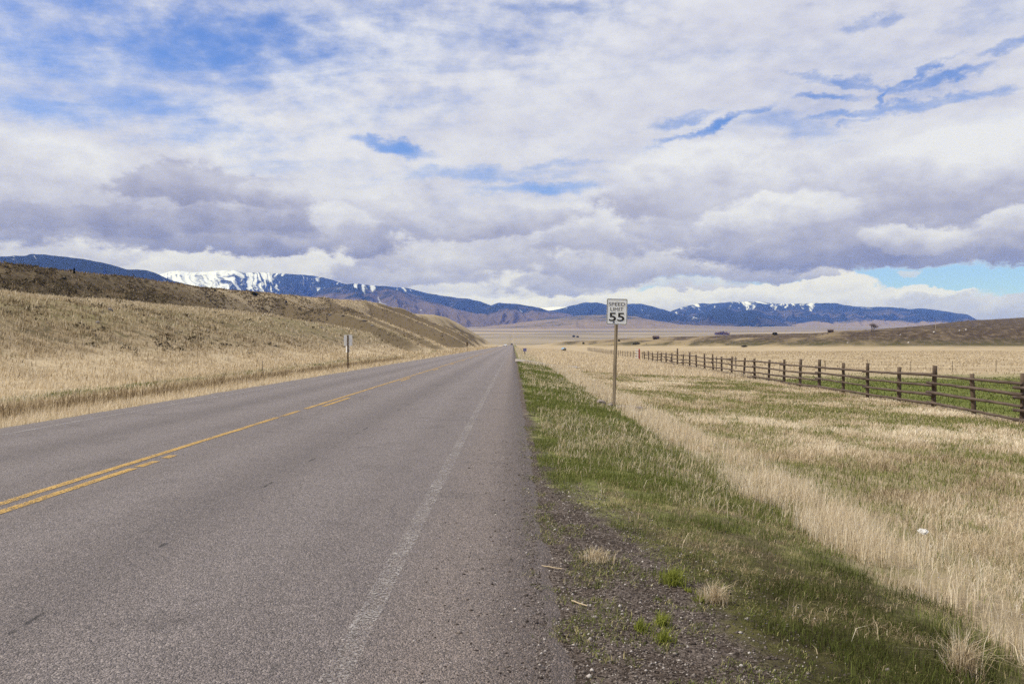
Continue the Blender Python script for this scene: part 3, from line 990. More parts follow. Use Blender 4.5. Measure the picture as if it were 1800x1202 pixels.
def dry_field():
    Rr, H, W, Ln, T = [], [], [], [], []

    def add(X, Y, h, lean, t, wmin=.0035, wk=.45):
        k = ~((np.abs(Y - 71.5 - X * .2) < 6.2 - 2.4 * np.clip(X / 7, 0, 1)) & (X > 0) & (X < 6.0))
        X, Y, h, lean, t = X[k], Y[k], h[k], lean[k], t[k]
        root = np.stack([X, Y, height(X, Y) - .015], -1)
        Rr.append(root); H.append(h); Ln.append(lean); T.append(t)
        W.append(np.maximum(wmin * RNG.uniform(.7, 1.5, len(X)), wk * np.hypot(X, Y) / 796 * RNG.uniform(.6, 1.2, len(X))))

    # tall pale band along the verge
    X, Y = scatter(330000, 3.0, 70, 2.2, 6.0)
    c1, c2, c3 = clumped(X, Y)
    front = X + (c1 - .5) * .7 + (c2 - .5) * .5
    pr = sstep(front, 2.75, 3.1) * (1 - sstep(front, 3.4 + Y * .010, 4.2 + Y * .016)) * (.45 + .55 * sstep(c2, .36, .52)) * (.08 + 1.0 * sstep(c1, .42, .60)) * (.30 + .70 * sstep(Y, 4.5, 9.0))
    k = RNG.uniform(0, 1, len(X)) < pr
    X, Y, c1 = X[k], Y[k], c1[k]
    add(X, Y, RNG.uniform(.10, .36, len(X)) * (.22 + 1.25 * c1), np.abs(RNG.normal(.2, .22, len(X))), np.clip(RNG.normal(.68, .2, len(X)), 0, 1))
    # lower, patchy field up to the log fence
    X, Y = scatter(560000, 4.0, 95, 3.6, 17.5)
    c1, c2, c3 = clumped(X, Y, 1.2, 3)
    patch = c2 * .55 + c3 * .45 + (c1 - .5) * .5
    pr = sstep(X + (c2 - .5) * 2, 3.8, 5.0) * (.10 + .95 * sstep(patch, .44, .60)) * (1 - sstep(X - (15.2 + .045 * Y) + (c1 - .5) * 1.2, -.2, .7))
    k = RNG.uniform(0, 1, len(X)) < pr
    X, Y, c1, c2 = X[k], Y[k], c1[k], c2[k]
    add(X, Y, RNG.uniform(.05, .19, len(X)) * (.4 + 1.0 * c1), np.abs(RNG.normal(.6, .35, len(X))), np.clip(RNG.normal(.46, .24, len(X)) + (c2 - .5) * 1.1, 0, 1))
    # thin straws in the green verge
    X, Y = scatter(90000, 3.0, 60, .35, 3.0)
    c1, c2, c3 = clumped(X, Y, .8, 7)
    gw = np.interp(Y, [5.0, 9.0], [1.35, .35])
    pr = (.6 - .25 * sstep(Y, 9, 20)) * sstep(c1 * .5 + c2 * .5, .46, .66) * sstep(X + (c1 - .5) * .3 - gw, .05, .3) * (.5 + .5 * sstep(Y, 7, 10))
    k = RNG.uniform(0, 1, len(X)) < pr
    X, Y = X[k], Y[k]
    add(X, Y, RNG.uniform(.05, .17, len(X)) * np.where(RNG.uniform(0, 1, len(X)) < .12, 1.7, 1), np.abs(RNG.normal(.5, .4, len(X))), np.clip(RNG.normal(.5, .2, len(X)), 0, 1))
    # matted straw and dead stems lying in the near moss
    X, Y = scatter(60000, 2.8, 9, .9, 3.2)
    c1, c2, c3 = clumped(X, Y, .6, 57)
    gw = np.interp(Y, [5.0, 9.0], [1.35, .35])
    k = RNG.uniform(0, 1, len(X)) < .55 * sstep(c1 * .6 + c2 * .4, .42, .62) * sstep(X - gw, -.1, .3)
    X, Y = X[k], Y[k]
    add(X, Y, RNG.uniform(.02, .08, len(X)), np.abs(RNG.normal(.9, .3, len(X))), np.clip(RNG.normal(.2, .2, len(X)), 0, 1), wmin=.003)
    # meadow beyond the fence, thinly
    X, Y = scatter(150000, 60, 330, 10, 190)
    c1, c2, c3 = clumped(X, Y, 6, 9)
    k = (RNG.uniform(0, 1, len(X)) < sstep(c1, .4, .6) * sstep(Y + (c2 - .5) * 20, 66, 90)) & (X > 17 + .045 * Y)
    X, Y = X[k], Y[k]
    add(X, Y, RNG.uniform(.12, .30, len(X)), np.abs(RNG.normal(.4, .3, len(X))), np.clip(RNG.normal(.42, .2, len(X)), 0, 1), wk=.6)
    # road side strip far off on the right
    X, Y = scatter(90000, 60, 420, .6, 22)
    c1, c2, c3 = clumped(X, Y, 5, 12)
    k = (RNG.uniform(0, 1, len(X)) < .25 + .75 * sstep(c1, .35, .6)) & ~((Y > 64) & (Y < 79) & (X < 6))
    X, Y = X[k], Y[k]
    add(X, Y, RNG.uniform(.2, .42, len(X)), np.abs(RNG.normal(.25, .2, len(X))), np.clip(RNG.normal(.62, .18, len(X)), 0, 1), wk=.6)
    # left verge and hillside
    X, Y = scatter(260000, 11, 110, -48, -9.0)
    c1, c2, c3 = clumped(X, Y, 1.6, 15)
    pr = .25 + .75 * sstep(c1 * .6 + c2 * .4, .38, .58)
    k = RNG.uniform(0, 1, len(X)) < pr
    X, Y, c1, c2 = X[k], Y[k], c1[k], c2[k]
    lx = -X - 8.6
    ditch = np.exp(-((lx + (c2 - .5) * 1.6 - 6.2) / 1.4) ** 2)
    zz = height(X, Y)
    band = np.exp(-((lx + (c2 - .5) * 1.6 - 9.9) / .8) ** 2)
    k = RNG.uniform(0, 1, len(X)) < 1 - .75 * band * sstep(c1, .3, .5)
    X, Y, c1, c2, lx, ditch, zz = X[k], Y[k], c1[k], c2[k], lx[k], ditch[k], zz[k]
    edge = 1 - sstep(lx, .5, 1.4)
    hgt = RNG.uniform(.14, .34, len(X)) * (1 + .9 * ditch) * (1 - .6 * edge) * (.7 + .6 * c1)
    hil = sstep(zz, -.1, 1.6) * (1 - .8 * sstep(zz, 4.6, 5.6))
    k = RNG.uniform(0, 1, len(X)) < 1 - .80 * hil * (1 - .6 * sstep(c1, .5, .68))
    X, Y, c1, c2, ditch, edge, hgt, hil = X[k], Y[k], c1[k], c2[k], ditch[k], edge[k], hgt[k], hil[k]
    add(X, Y, hgt, np.abs(RNG.normal(.25, .25, len(X))), np.clip(RNG.normal(.52, .2, len(X)) - .62 * ditch - .58 * hil * (.40 + .60 * sstep(c2, .38, .6)) + .1 * (1 - hil), 0, 1), wk=.55)
    # coarse tufts further up and along the hills
    X, Y = scatter(190000, 40, 520, -112, -9.5)
    c1, c2, c3 = clumped(X, Y, 7, 18)
    k = RNG.uniform(0, 1, len(X)) < .15 + .85 * sstep(c1, .42, .62)
    X, Y, c2 = X[k], Y[k], c2[k]
    facing_shade = sstep((height(X, Y + 2) - height(X, Y - 2)) / 4, .04, .18)  # tufts on camera-facing slopes thinned and darkened, shade put into their tint
    k = RNG.uniform(0, 1, len(X)) < 1 - .75 * facing_shade
    X, Y, c2, facing_shade = X[k], Y[k], c2[k], facing_shade[k]
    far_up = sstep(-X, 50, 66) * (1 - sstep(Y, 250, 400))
    add(X, Y, RNG.uniform(.2, .45, len(X)) * (1 + Y / 500), np.abs(RNG.normal(.3, .25, len(X))), np.clip(RNG.normal(.45, .2, len(X)) - .45 * far_up - .5 * facing_shade, 0, 1), wk=.7)
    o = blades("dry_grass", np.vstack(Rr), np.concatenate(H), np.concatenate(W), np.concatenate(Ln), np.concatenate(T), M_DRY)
    tag(o, 'pale dry grass over the fields and verges', kind='stuff')


def green_field():
    Rr, H, W, Ln, T = [], [], [], [], []

    def add(X, Y, h, lean, t, wmin=.0035, wk=.45):
        k = ~((np.abs(Y - 71.5 - X * .2) < 6.2 - 2.4 * np.clip(X / 7, 0, 1)) & (X > 0) & (X < 6.0))
        X, Y, h, lean, t = X[k], Y[k], h[k], lean[k], t[k]
        Rr.append(np.stack([X, Y, height(X, Y) - .01], -1)); H.append(h); Ln.append(lean); T.append(t)
        W.append(np.maximum(wmin * RNG.uniform(.7, 1.5, len(X)), wk * np.hypot(X, Y) / 796 * RNG.uniform(.6, 1.2, len(X))))

    X, Y = scatter(420000, 2.6, 75, .3, 3.6)
    c1, c2, c3 = clumped(X, Y, .8, 21)
    gw = np.interp(Y, [5.0, 9.0], [1.2, .30])
    pr = sstep(X + (c1 - .5) * .7 + (c2 - .5) * .5 - gw, -.05, .35) * (1 - sstep(X + (c2 - .5) * .5, 2.8, 3.3)) * np.maximum((.10 + .95 * sstep(c1 * .6 + c2 * .5, .46, .66)), .52 * sstep(Y, 8, 12)) * (1 - .45 * (1 - sstep(Y, 5.5, 8.0)))
    k = RNG.uniform(0, 1, len(X)) < pr
    X, Y, c1 = X[k], Y[k], c1[k]
    near_dark = .34 * (1 - sstep(Y, 5.5, 8))
    add(X, Y, RNG.uniform(.025, .10, len(X)) * (.5 + .8 * c1), np.abs(RNG.normal(.4, .3, len(X))), np.clip(RNG.normal(.5, .22, len(X)) - near_dark, 0, 1))
    # sparse low weeds creeping over the gravel and the asphalt edge
    X, Y = scatter(60000, 2.8, 14, .02, 1.5)
    c1, c2, c3 = clumped(X, Y, .45, 63)
    k = RNG.uniform(0, 1, len(X)) < sstep(c1 * .7 + c2 * .3, .52, .66) * .9
    X, Y = X[k], Y[k]
    add(X, Y, RNG.uniform(.012, .05, len(X)), np.abs(RNG.normal(.8, .3, len(X))), np.clip(RNG.normal(.55, .35, len(X)), 0, 1), wmin=.004)
    # green under the dry field
    X, Y = scatter(230000, 3.4, 60, 2.6, 16)
    c1, c2, c3 = clumped(X, Y, 1.2, 3)
    patch = c2 * .55 + c3 * .45 + (c1 - .5) * .5
    k = RNG.uniform(0, 1, len(X)) < (1 - sstep(patch, .45, .62)) * .9 + .10
    X, Y = X[k], Y[k]
    add(X, Y, RNG.uniform(.05, .15, len(X)), np.abs(RNG.normal(.45, .3, len(X))), np.clip(RNG.normal(.58, .25, len(X)), 0, 1))
    # bright meadow strip behind the log fence
    X, Y = scatter(150000, 20, 85, 15.5, 70)
    c1, c2, c3 = clumped(X, Y, 2, 25)
    k = (X - (15.4 + .045 * Y) > (c1 - .5) * 1.5 + .2) & (RNG.uniform(0, 1, len(X)) < (1 - sstep(Y + (c2 - .5) * 30, 52, 74)))
    X, Y = X[k], Y[k]
    add(X, Y, RNG.uniform(.05, .14, len(X)), np.abs(RNG.normal(.4, .3, len(X))), np.clip(RNG.normal(.45, .22, len(X)), 0, 1), wk=.6)
    # green line above the ditch on the left
    X, Y = scatter(60000, 20, 130, -20.5, -16.5)
    c1, c2, c3 = clumped(X, Y, 1.6, 15)
    k = RNG.uniform(0, 1, len(X)) < np.exp(-((-X - 8.6 + (c2 - .5) * 1.6 - 9.9) / .8) ** 2) * sstep(c1, .25, .5)
    X, Y = X[k], Y[k]
    add(X, Y, RNG.uniform(.08, .2, len(X)), np.abs(RNG.normal(.3, .25, len(X))), np.clip(RNG.normal(.5, .25, len(X)), 0, 1))
    # left road edge
    X, Y = scatter(40000, 12, 120, -10, -8.75)
    k = RNG.uniform(0, 1, len(X)) < .5
    X, Y = X[k], Y[k]
    add(X, Y, RNG.uniform(.04, .12, len(X)), np.abs(RNG.normal(.4, .3, len(X))), np.clip(RNG.normal(.5, .25, len(X)), 0, 1))
    o = blades("green_grass", np.vstack(Rr), np.concatenate(H), np.concatenate(W), np.concatenate(Ln), np.concatenate(T), M_GREEN)
    tag(o, 'short green grass on the verge and behind the fence', kind='stuff')


dry_field()
green_field()


def sagebrush():
    """low dark shrubs scattered past counting over the upper slope"""
    n = 26000
    X, Y = scatter(n, 70, 560, -112, -30)
    c1 = fbm(X / 7 + Y / 30, Y / 26 + X / 60, 133, 4)
    _, c2, c3 = clumped(X, Y, 16, 33)
    zone = sstep(-X + (c3 - .5) * 20, 50, 64) * (1 - sstep(Y, 330, 480)) + .25 * sstep(Y, 180, 300)
    k = RNG.uniform(0, 1, len(X)) < zone * (.08 + .92 * sstep(c1, .5, .64))
    X, Y = X[k], Y[k]
    X3, Y3 = scatter(26000, 28, 260, -60, -20)
    f1, f2, f3 = clumped(X3, Y3, 5, 39)
    k3 = RNG.uniform(0, 1, len(X3)) < sstep(f1 * .6 + f2 * .4, .48, .64) * .22 * sstep(height(X3, Y3), .2, 1.6)
    # right bench too
    X2, Y2 = scatter(9000, 330, 700, 60, 420)
    d1, d2, d3 = clumped(X2, Y2, 20, 35)
    k2 = (RNG.uniform(0, 1, len(X2)) < sstep(d1, .48, .66) * .6) & (height(X2, Y2) > 1.5)
    X = np.concatenate([X, X2[k2], X3[k3]]); Y = np.concatenate([Y, Y2[k2], Y3[k3]])
    n = len(X)
    n3 = int(k3.sum())
    Zg = height(X, Y)
    m_ = 12
    s_ = RNG.uniform(.25, .75, n)
    s_[n - n3:] *= .5
    cx = RNG.normal(0, .42, (n, m_)) * s_[:, None]
    cy = RNG.normal(0, .42, (n, m_)) * s_[:, None]
    cz = np.abs(RNG.normal(.25, .2, (n, m_))) * s_[:, None]
    ctr = np.stack([X[:, None] + cx, Y[:, None] + cy, Zg[:, None] + cz], -1).reshape(-1, 3)
    N = len(ctr)
    sz = np.repeat(s_, m_) * .36
    e1 = RNG.normal(0, 1, (N, 3)) * sz[:, None]
    e2 = RNG.normal(0, 1, (N, 3)) * sz[:, None]
    v = np.stack([ctr - e1 * .5, ctr + e1 * .5, ctr + e2], 1).reshape(-1, 3)
    me = np_mesh("sagebrush", v, None, np.arange(N * 3).reshape(-1, 3))
    at = me.attributes.new('tint', 'FLOAT', 'POINT')
    at.data.foreach_set('value', np.repeat(RNG.uniform(0, 1, N), 3).astype(np.float32))
    mm = grass_material("sagebrush", [(0, (.05, .04, .025)), (1, (.17, .135, .08))], .2)
    o = link("sagebrush", me, mm)
    tag(o, 'dark low sagebrush over the upper hillside', kind='stuff')


sagebrush()


def gravel():
    n = 42000
    Y = np.exp(RNG.uniform(math.log(2.6), math.log(12), n))
    X = RNG.normal(.55, .55, n)
    lim = np.interp(Y, [5.0, 9.0, 12], [1.9, .6, .45])
    k = (X > -.55) & (X < lim) & (RNG.uniform(0, 1, n) < np.where(X < .1, .25, 1.0))
    X, Y = X[k], Y[k]
    n = len(X)
    s_ = np.clip(RNG.lognormal(math.log(.0038), .45, n), .002, .013)
    on_road = X < .17
    Zg = np.where(on_road, .05 * (1 - ((X + 4.3) / 4.5) ** 2) + .012, height(X, Y)) + s_ * .2
    oct_ = np.array([(1, 0, 0), (0, 1, 0), (-1, 0, 0), (0, -1, 0), (0, 0, .8), (0, 0, -.8)], dtype=float)
    v = oct_[None] * (1 + RNG.uniform(-.4, .4, (n, 6, 1)))
    a = RNG.uniform(0, 6.28, n)
    c, sn = np.cos(a)[:, None], np.sin(a)[:, None]
    vx = v[..., 0] * c - v[..., 1] * sn
    vy = v[..., 0] * sn + v[..., 1] * c
    v = np.stack([vx * RNG.uniform(.7, 1.4, (n, 1)), vy, v[..., 2]], -1) * s_[:, None, None] + np.stack([X, Y, Zg], -1)[:, None]
    f = np.array([(0, 1, 4), (1, 2, 4), (2, 3, 4), (3, 0, 4), (1, 0, 5), (2, 1, 5), (3, 2, 5), (0, 3, 5)])
    t = (np.arange(n)[:, None, None] * 6 + f[None]).reshape(-1, 3)
    me = np_mesh("gravel", v.reshape(-1, 3), None, t)
    at = me.attributes.new('tint', 'FLOAT', 'POINT')
    at.data.foreach_set('value', np.repeat(RNG.uniform(0, 1, n), 6).astype(np.float32))
    mm = grass_material("gravel stones", [(0, (.03, .023, .02)), (.5, (.10, .08, .07)), (.9, (.22, .19, .17)), (1, (.48, .44, .41))], 0.0)
    o = link("gravel", me, mm)
    tag(o, 'loose grey gravel on the road shoulder', kind='stuff')


gravel()

# ------------------------------------------------------------------ countable tufts on the gravel
TUFTS = [  # px, py of the foot, height, spread, blades, label
    (1124, 1108, .075, .055, 110, 'leftmost bright green grass tuft on the bare gravel'),
    (1162, 1098, .085, .06, 120, 'bright green grass tuft on the gravel, rearmost of a close trio', ),
    (1166, 1128, .085, .06, 110, 'bright green grass tuft on the gravel nearest the camera'),
    (1182, 1026, .13, .12, 240, 'wide green grass tuft at the rear edge of the gravel'),
    (1228, 1056, .05, .045, 80, 'small bright green tuft beside the pale grass clump'),
    (1212, 1040, .04, .04, 60, 'tiny bright green tuft between two larger grass clumps'),
]
for px_, py_, h_, sp_, nb, lab in TUFTS:
    x, y, z = hit(px_, py_, 2.5, 30)
    r = np.abs(RNG.normal(0, .45, nb)) * sp_
    aa = RNG.uniform(0, 6.28, nb)
    rx, ry = np.cos(aa) * r, np.sin(aa) * r
    root = np.stack([rx, ry, np.full(nb, -.005)], -1)
    o = blades("grass_tuft", root, RNG.uniform(.5, 1.1, nb) * h_, np.full(nb, .0055), np.abs(RNG.normal(.55, .25, nb)), RNG.uniform(0, 1, nb), M_TUFT)
    o.location = (x, y, z)
    tag(o, lab, 'grass tuft', 'grass tufts on the gravel shoulder')
for px_, py_, h_, sp_, nb, lab in [(1255, 1058, .17, .13, 260, 'pale straw and green grass clump on the gravel edge'),
                                   (1690, 1185, .28, .12, 320, 'dry straw clump standing in the mossy corner nearest the camera'),
                                   (1045, 985, .13, .18, 260, 'low yellowed grass clump on the gravel beside the road edge')]:
    x, y, z = hit(px_, py_, 2.5, 30)
    r = np.minimum(np.abs(RNG.normal(0, .42, nb)), .95) * sp_
    aa = RNG.uniform(0, 6.28, nb)
    root = np.stack([np.cos(aa) * r, np.sin(aa) * r * .8, np.full(nb, -.02)], -1)
    o = blades("grass_clump", root, RNG.uniform(.4, 1.1, nb) * h_, np.full(nb, .0042), np.abs(RNG.normal(.4, .3, nb)), np.clip(RNG.normal(.5, .22, nb), 0, 1), M_DRY)
    o.location = (x, y, z)
    tag(o, lab, 'grass clump', 'dry grass clumps by the gravel')

M_STRAW = simple_mat("straw", (.42, .33, .21), .8)
for (pa, pb, lab) in (((952, 997), (988, 1004), 'longer broken straw stalk lying on the dirt by the asphalt'),
                      ((1005, 1059), (1032, 1070), 'shorter straw stalk lying nearer, on the dark gravel')):
    a_, b_ = hit(*pa, 2.5, 30), hit(*pb, 2.5, 30)
    c_ = (Vector(a_) + Vector(b_)) / 2
    bm = bmesh.new()
    add_cyl(bm, Vector(a_) - c_ + Vector((0, 0, .012)), Vector(b_) - c_ + Vector((0, 0, .018)), .0045, .003, 7, 6, .0012)
    o = obj("straw_stalk", bm, M_STRAW)
    o.location = c_
    tag(o, lab, 'straw stalk', 'straw stalks on the shoulder')

# crumpled white litter in the tall grass
x, y, z = hit(1622, 962, 3, 40)
bm = rock_bm((.10, .08, .06), 5, 3)
for v in bm.verts: v.co += Vector((random.uniform(-1, 1), random.uniform(-1, 1), random.uniform(-1, 1))) * .008
o = obj("paper_litter", bm, simple_mat("white paper", (.55, .54, .52), .8, .08))
o.location = (x, y, z + .16)
tag(o, 'crumpled white litter caught in the tall dry grass', 'litter')

# ------------------------------------------------------------------ speed limit sign
M_POSTWOOD = None


def wood(name, c0, c1, stretch=(18, 18, 1.2)):
    m_, a = mat(name)
    p = E(a, a.node('ShaderNodeTexCoord').outputs['Object'])
    st = a.vm('MULTIPLY', p, stretch)
    n = a.noise(st, 1.0, 6, .65)
    n2 = a.noise(p, 1.4, 4, .6)
    col = a.mix(a.ss(n * .7 + n2 * .3, .3, .7), c0, c1)
    finish(a, col, .85, bump=n, bump_dist=.006, spec=.2)
    return m_


M_POSTWOOD = wood("sign post wood", (.13, .10, .07), (.31, .25, .175))
M_DARKPOST = wood("dark sign post wood", (.05, .033, .02), (.12, .08, .045))
M_LOG = wood("weathered log", (.042, .029, .022), (.145, .108, .086), (30, 1.6, 30))
M_LOGPOST = wood("weathered fence post", (.045, .031, .022), (.145, .105, .075))
M_WHITESIGN = simple_mat("white sign sheet", (.86, .87, .88), .45, .05, 5, spec=.5)
M_BLACK = simple_mat("black sign ink", (.012, .012, .014), .5, .05)
M_ALU = simple_mat("dull aluminium back", (.66, .67, .69), .6, .06, 6)
M_BLUEINK = simple_mat("dark blue sticker", (.012, .016, .07), .5, .05)
M_STEEL = simple_mat("zinc bolt", (.35, .35, .36), .4, .1, metallic=.8)


def rounded_plate(bm, w, h, r, t, y0):
    """rounded rectangle in XZ, centred, from y0 back to y0+t"""
    pts = []
    for cx, cz, a0 in ((w / 2 - r, h / 2 - r, 0), (-w / 2 + r, h / 2 - r, 90), (-w / 2 + r, -h / 2 + r, 180), (w / 2 - r, -h / 2 + r, 270)):
        for k in range(6):
            a = R(a0 + 18 * k)
            pts.append((cx + r * math.cos(a), cz + r * math.sin(a)))
    f = [bm.verts.new((x, y0, z)) for x, z in pts]
    b = [bm.verts.new((x, y0 + t, z)) for x, z in pts]
    bm.faces.new(list(reversed(f)))
    bm.faces.new(b)
    n = len(pts)
    for i in range(n):
        bm.faces.new((f[i], f[(i + 1) % n], b[(i + 1) % n], b[i]))
    bmesh.ops.recalc_face_normals(bm, faces=bm.faces)
    return pts


def frame_bm(w, h, r, band, y0, t):
    bm = bmesh.new()
    rings = []
    for inset in (0, band):
        ww, hh, rr = w - 2 * inset, h - 2 * inset, max(r - inset, .004)
        pts = []
        for cx, cz, a0 in ((ww / 2 - rr, hh / 2 - rr, 0), (-ww / 2 + rr, hh / 2 - rr, 90), (-ww / 2 + rr, -hh / 2 + rr, 180), (ww / 2 - rr, -hh / 2 + rr, 270)):
            for k in range(6):
                a = R(a0 + 18 * k)
                pts.append((cx + rr * math.cos(a), cz + rr * math.sin(a)))
        rings.append([bm.verts.new((x, y0, z)) for x, z in pts])
        rings.append([bm.verts.new((x, y0 + t, z)) for x, z in pts])
    n = len(rings[0])
    for a_, b_ in ((0, 2), (2, 3), (3, 1), (1, 0)):
        for i in range(n):
            bm.faces.new((rings[a_][i], rings[a_][(i + 1) % n], rings[b_][(i + 1) % n], rings[b_][i]))
    bmesh.ops.recalc_face_normals(bm, faces=bm.faces)
    return bm


def text_mesh(txt, height_, width_, bold, depth=.0015):
    cu = bpy.data.curves.new("lettering", 'FONT')
    cu.body = txt
    cu.align_x = 'CENTER'
    cu.align_y = 'BOTTOM_BASELINE'
    cu.size = 1.0
    cu.offset = bold
    cu.extrude = .002
    cu.resolution_u = 6
    t = bpy.data.objects.new("lettering_curve", cu)
    COL.objects.link(t)
    dg = bpy.context.evaluated_depsgraph_get()
    me = bpy.data.meshes.new_from_object(t.evaluated_get(dg))
    bpy.data.objects.remove(t)
    me.materials.clear()
    co = np.zeros(len(me.vertices) * 3)
    me.vertices.foreach_get('co', co)
    co = co.reshape(-1, 3)
    w = co[:, 0].max() - co[:, 0].min()
    h = co[:, 1].max() - co[:, 1].min()
    cx = (co[:, 0].max() + co[:, 0].min()) / 2
    out = np.stack([(co[:, 0] - cx) * width_ / w, -co[:, 2] / .002 * depth / 2, (co[:, 1] - co[:, 1].min()) * height_ / h], -1)
    me.vertices.foreach_set('co', out.ravel())
    me.update()
    return me


def speed_sign():
    Z = 23.7
    xb, xt = (1079 - VX) / F * Z, (1084.5 - VX) / F * Z
    zb = hz(xb, Z)
    top = CAMH + (VY - 525.5) / F * Z
    root = thing("speed_limit_sign", 'white SPEED LIMIT 55 sign on a leaning wooden post', 'road sign', (xb, Z, zb))
    H_ = top - zb
    bm = bmesh.new()
    lean = (xt - xb) / H_
    # square post, turned a little
    rot = Matrix.Rotation(R(-32), 3, 'Z')
    s_ = .078
    pr = [rot @ Vector((sx * s_ / 2, sy * s_ / 2, 0)) for sx, sy in ((-1, -1), (1, -1), (1, 1), (-1, 1))]
    rings = []
    for i in range(9):
        t = i / 8
        hh = -.35 + (H_ - .06 + .35) * t
        rings.append([bm.verts.new(p_ * (1 + random.uniform(-.03, .03)) + Vector((lean * hh, 0, hh))) for p_ in pr])
    for a_, b_ in zip(rings[:-1], rings[1:]):
        for k in range(4): bm.faces.new((a_[k], a_[(k + 1) % 4], b_[(k + 1) % 4], b_[k]))
    bm.faces.new(rings[-1])
    bm.faces.new(list(reversed(rings[0])))
    bmesh.ops.bevel(bm, geom=[e for e in bm.edges], offset=.006, segments=1, affect='EDGES')
    obj("post", bm, M_POSTWOOD, root)
    W, Hh = .612, .765
    cz = H_ - Hh / 2
    holder = lean * cz
    tilt = math.atan(lean)

    def place(o, dz=0, dx=0):
        o.matrix_local = Matrix.Translation((holder, -.085, cz)) @ Matrix.Rotation(-R(1.2), 4, 'Z') @ Matrix.Rotation(R(1.2), 4, 'Y') @ Matrix.Translation((dx, 0, dz))

    bm = bmesh.new()
    rounded_plate(bm, W, Hh, .035, .003, 0)
    panel = obj("sign_panel", bm, M_WHITESIGN, root)
    place(panel)
    fr = obj("border", frame_bm(W - .014, Hh - .014, .03, .014, -.0035, .002), M_BLACK, panel)
    for txt, hh, ww, dz, bold in (("SPEED", .105, .49, .170, .0), ("LIMIT", .105, .385, .020, .0), ("55", .255, .455, -.285, .018)):
        me = text_mesh(txt, hh, ww, bold)
        o = link("lettering", me, M_BLACK, panel)
        o.location = (-.004, -.0035, dz)
    # torn sticker near the foot of the panel
    bm = bmesh.new()
    vs = [bm.verts.new(p_) for p_ in ((-.135, -.0042, -.318), (-.075, -.0042, -.345), (-.055, -.0042, -.300), (-.085, -.0042, -.285))]
    f = bm.faces.new(vs)
    ext = bmesh.ops.extrude_face_region(bm, geom=[f])
    bmesh.ops.translate(bm, vec=(0, .0012, 0), verts=[v for v in ext['geom'] if isinstance(v, bmesh.types.BMVert)])
    bmesh.ops.recalc_face_normals(bm, faces=bm.faces)
    obj("sticker", bm, M_BLUEINK, panel)
    for dz in (.29, -.30):
        bm = bmesh.new()
        add_cyl(bm, (0, -.008, dz), (0, .10, dz), .011, .011, 8)
        obj("bolt", bm, M_STEEL, panel)
    return xb, Z, zb


sx_, sy_, sz_ = speed_sign()
M_STONE = simple_mat("pinkish grey stone", (.21, .175, .16), .9, .4, 6, bump=.02)
STONES = [(-.42, -.18, .34, 'pinkish grey stone left of the speed sign post'), (-.18, -.30, .26, 'small pinkish stone just left of the post foot'),
          (.10, -.32, .22, 'little grey stone in front of the sign post foot'), (.28, -.10, .30, 'grey stone right of the sign post foot'),
          (.52, -.28, .42, 'largest grey stone in the pile by the sign post'), (.74, -.20, .28, 'outermost grey stone to the right of the sign post')]
for i, (dx, dy, s_, lab) in enumerate(STONES):
    o = obj("stone", rock_bm((s_, s_ * .8, s_ * .75), 40 + i), M_STONE)
    x, y = sx_ + dx, sy_ + dy
    o.location = (x, y, hz(x, y) + s_ * .08)
    tag(o, lab, 'stone', 'stones heaped round the speed sign post')


# ------------------------------------------------------------------ sign seen from behind, left verge
def left_sign():
    Z = 57.7
    x = (611.5 - VX) / F * Z
    zb = hz(x, Z)
    top = CAMH + (VY - 588.5) / F * Z
    H_ = top - zb
    root = thing("road_sign", 'grey back of a road sign with a small white plate below', 'road sign', (x, Z, zb))
    bm = bmesh.new()
    add_cyl(bm, (0, 0, -.3), (0, 0, H_ - .02), .062, .055, 8, 6, .004)
    obj("post", bm, M_DARKPOST, root)
    bm = bmesh.new()
    rounded_plate(bm, .61, .79, .04, .003, .075)
    p = obj("sign_panel", bm, M_ALU, root)
    p.location = (0, 0, H_ - .79 / 2)
    bm = bmesh.new()
    rounded_plate(bm, .33, .48, .03, .003, .075)
    p = obj("lower_plate", bm, simple_mat("white painted plate", (.86, .86, .86), .5, .04), root)
    p.location = (-.06, .02, H_ - .80 - .24)
    p.rotation_euler = (0, 0, R(-24))
    for dz in (.2, .62, .95):
        bm = bmesh.new()
        add_cyl(bm, (0, -.075, H_ - dz), (0, .082, H_ - dz), .01, .01, 6)
        obj("bolt", bm, M_STEEL, root)


left_sign()


def small_marker(px_, py_top, Z, w, h, m_panel, name, label, cat, postm, panel_h):
    x = (px_ - VX) / F * Z
    zb = hz(x, Z)
    H_ = CAMH + (VY - py_top) / F * Z - zb
    root = thing(name, label, cat, (x, Z, zb))
    bm = bmesh.new()
    add_cyl(bm, (0, 0, -.3), (0, 0, H_ - .04), .045, .04, 8, 4, .004)
    obj("post", bm, postm, root)
    bm = bmesh.new()
    rounded_plate(bm, w, panel_h, .02, .004, -.055)
    p = obj("sign_panel", bm, m_panel, root)
    p.location = (0, 0, H_ - panel_h / 2)
    bm = bmesh.new()
    add_cyl(bm, (0, -.06, H_ - panel_h / 2), (0, .05, H_ - panel_h / 2), .012, .012, 6)
    obj("bolt", bm, M_STEEL, root)


small_marker(821.3, 601.8, 181, .34, .8, M_DARKPOST, "roadside_marker", 'small dark roadside marker on the far left verge', 'road marker', M_DARKPOST, .8)
small_marker(922.5, 612, 108, .46, .4, simple_mat("violet blue sheet", (.16, .15, .33), .5, .05), "roadside_marker", 'small violet blue marker past the gravel driveway', 'road marker', M_DARKPOST, .42)


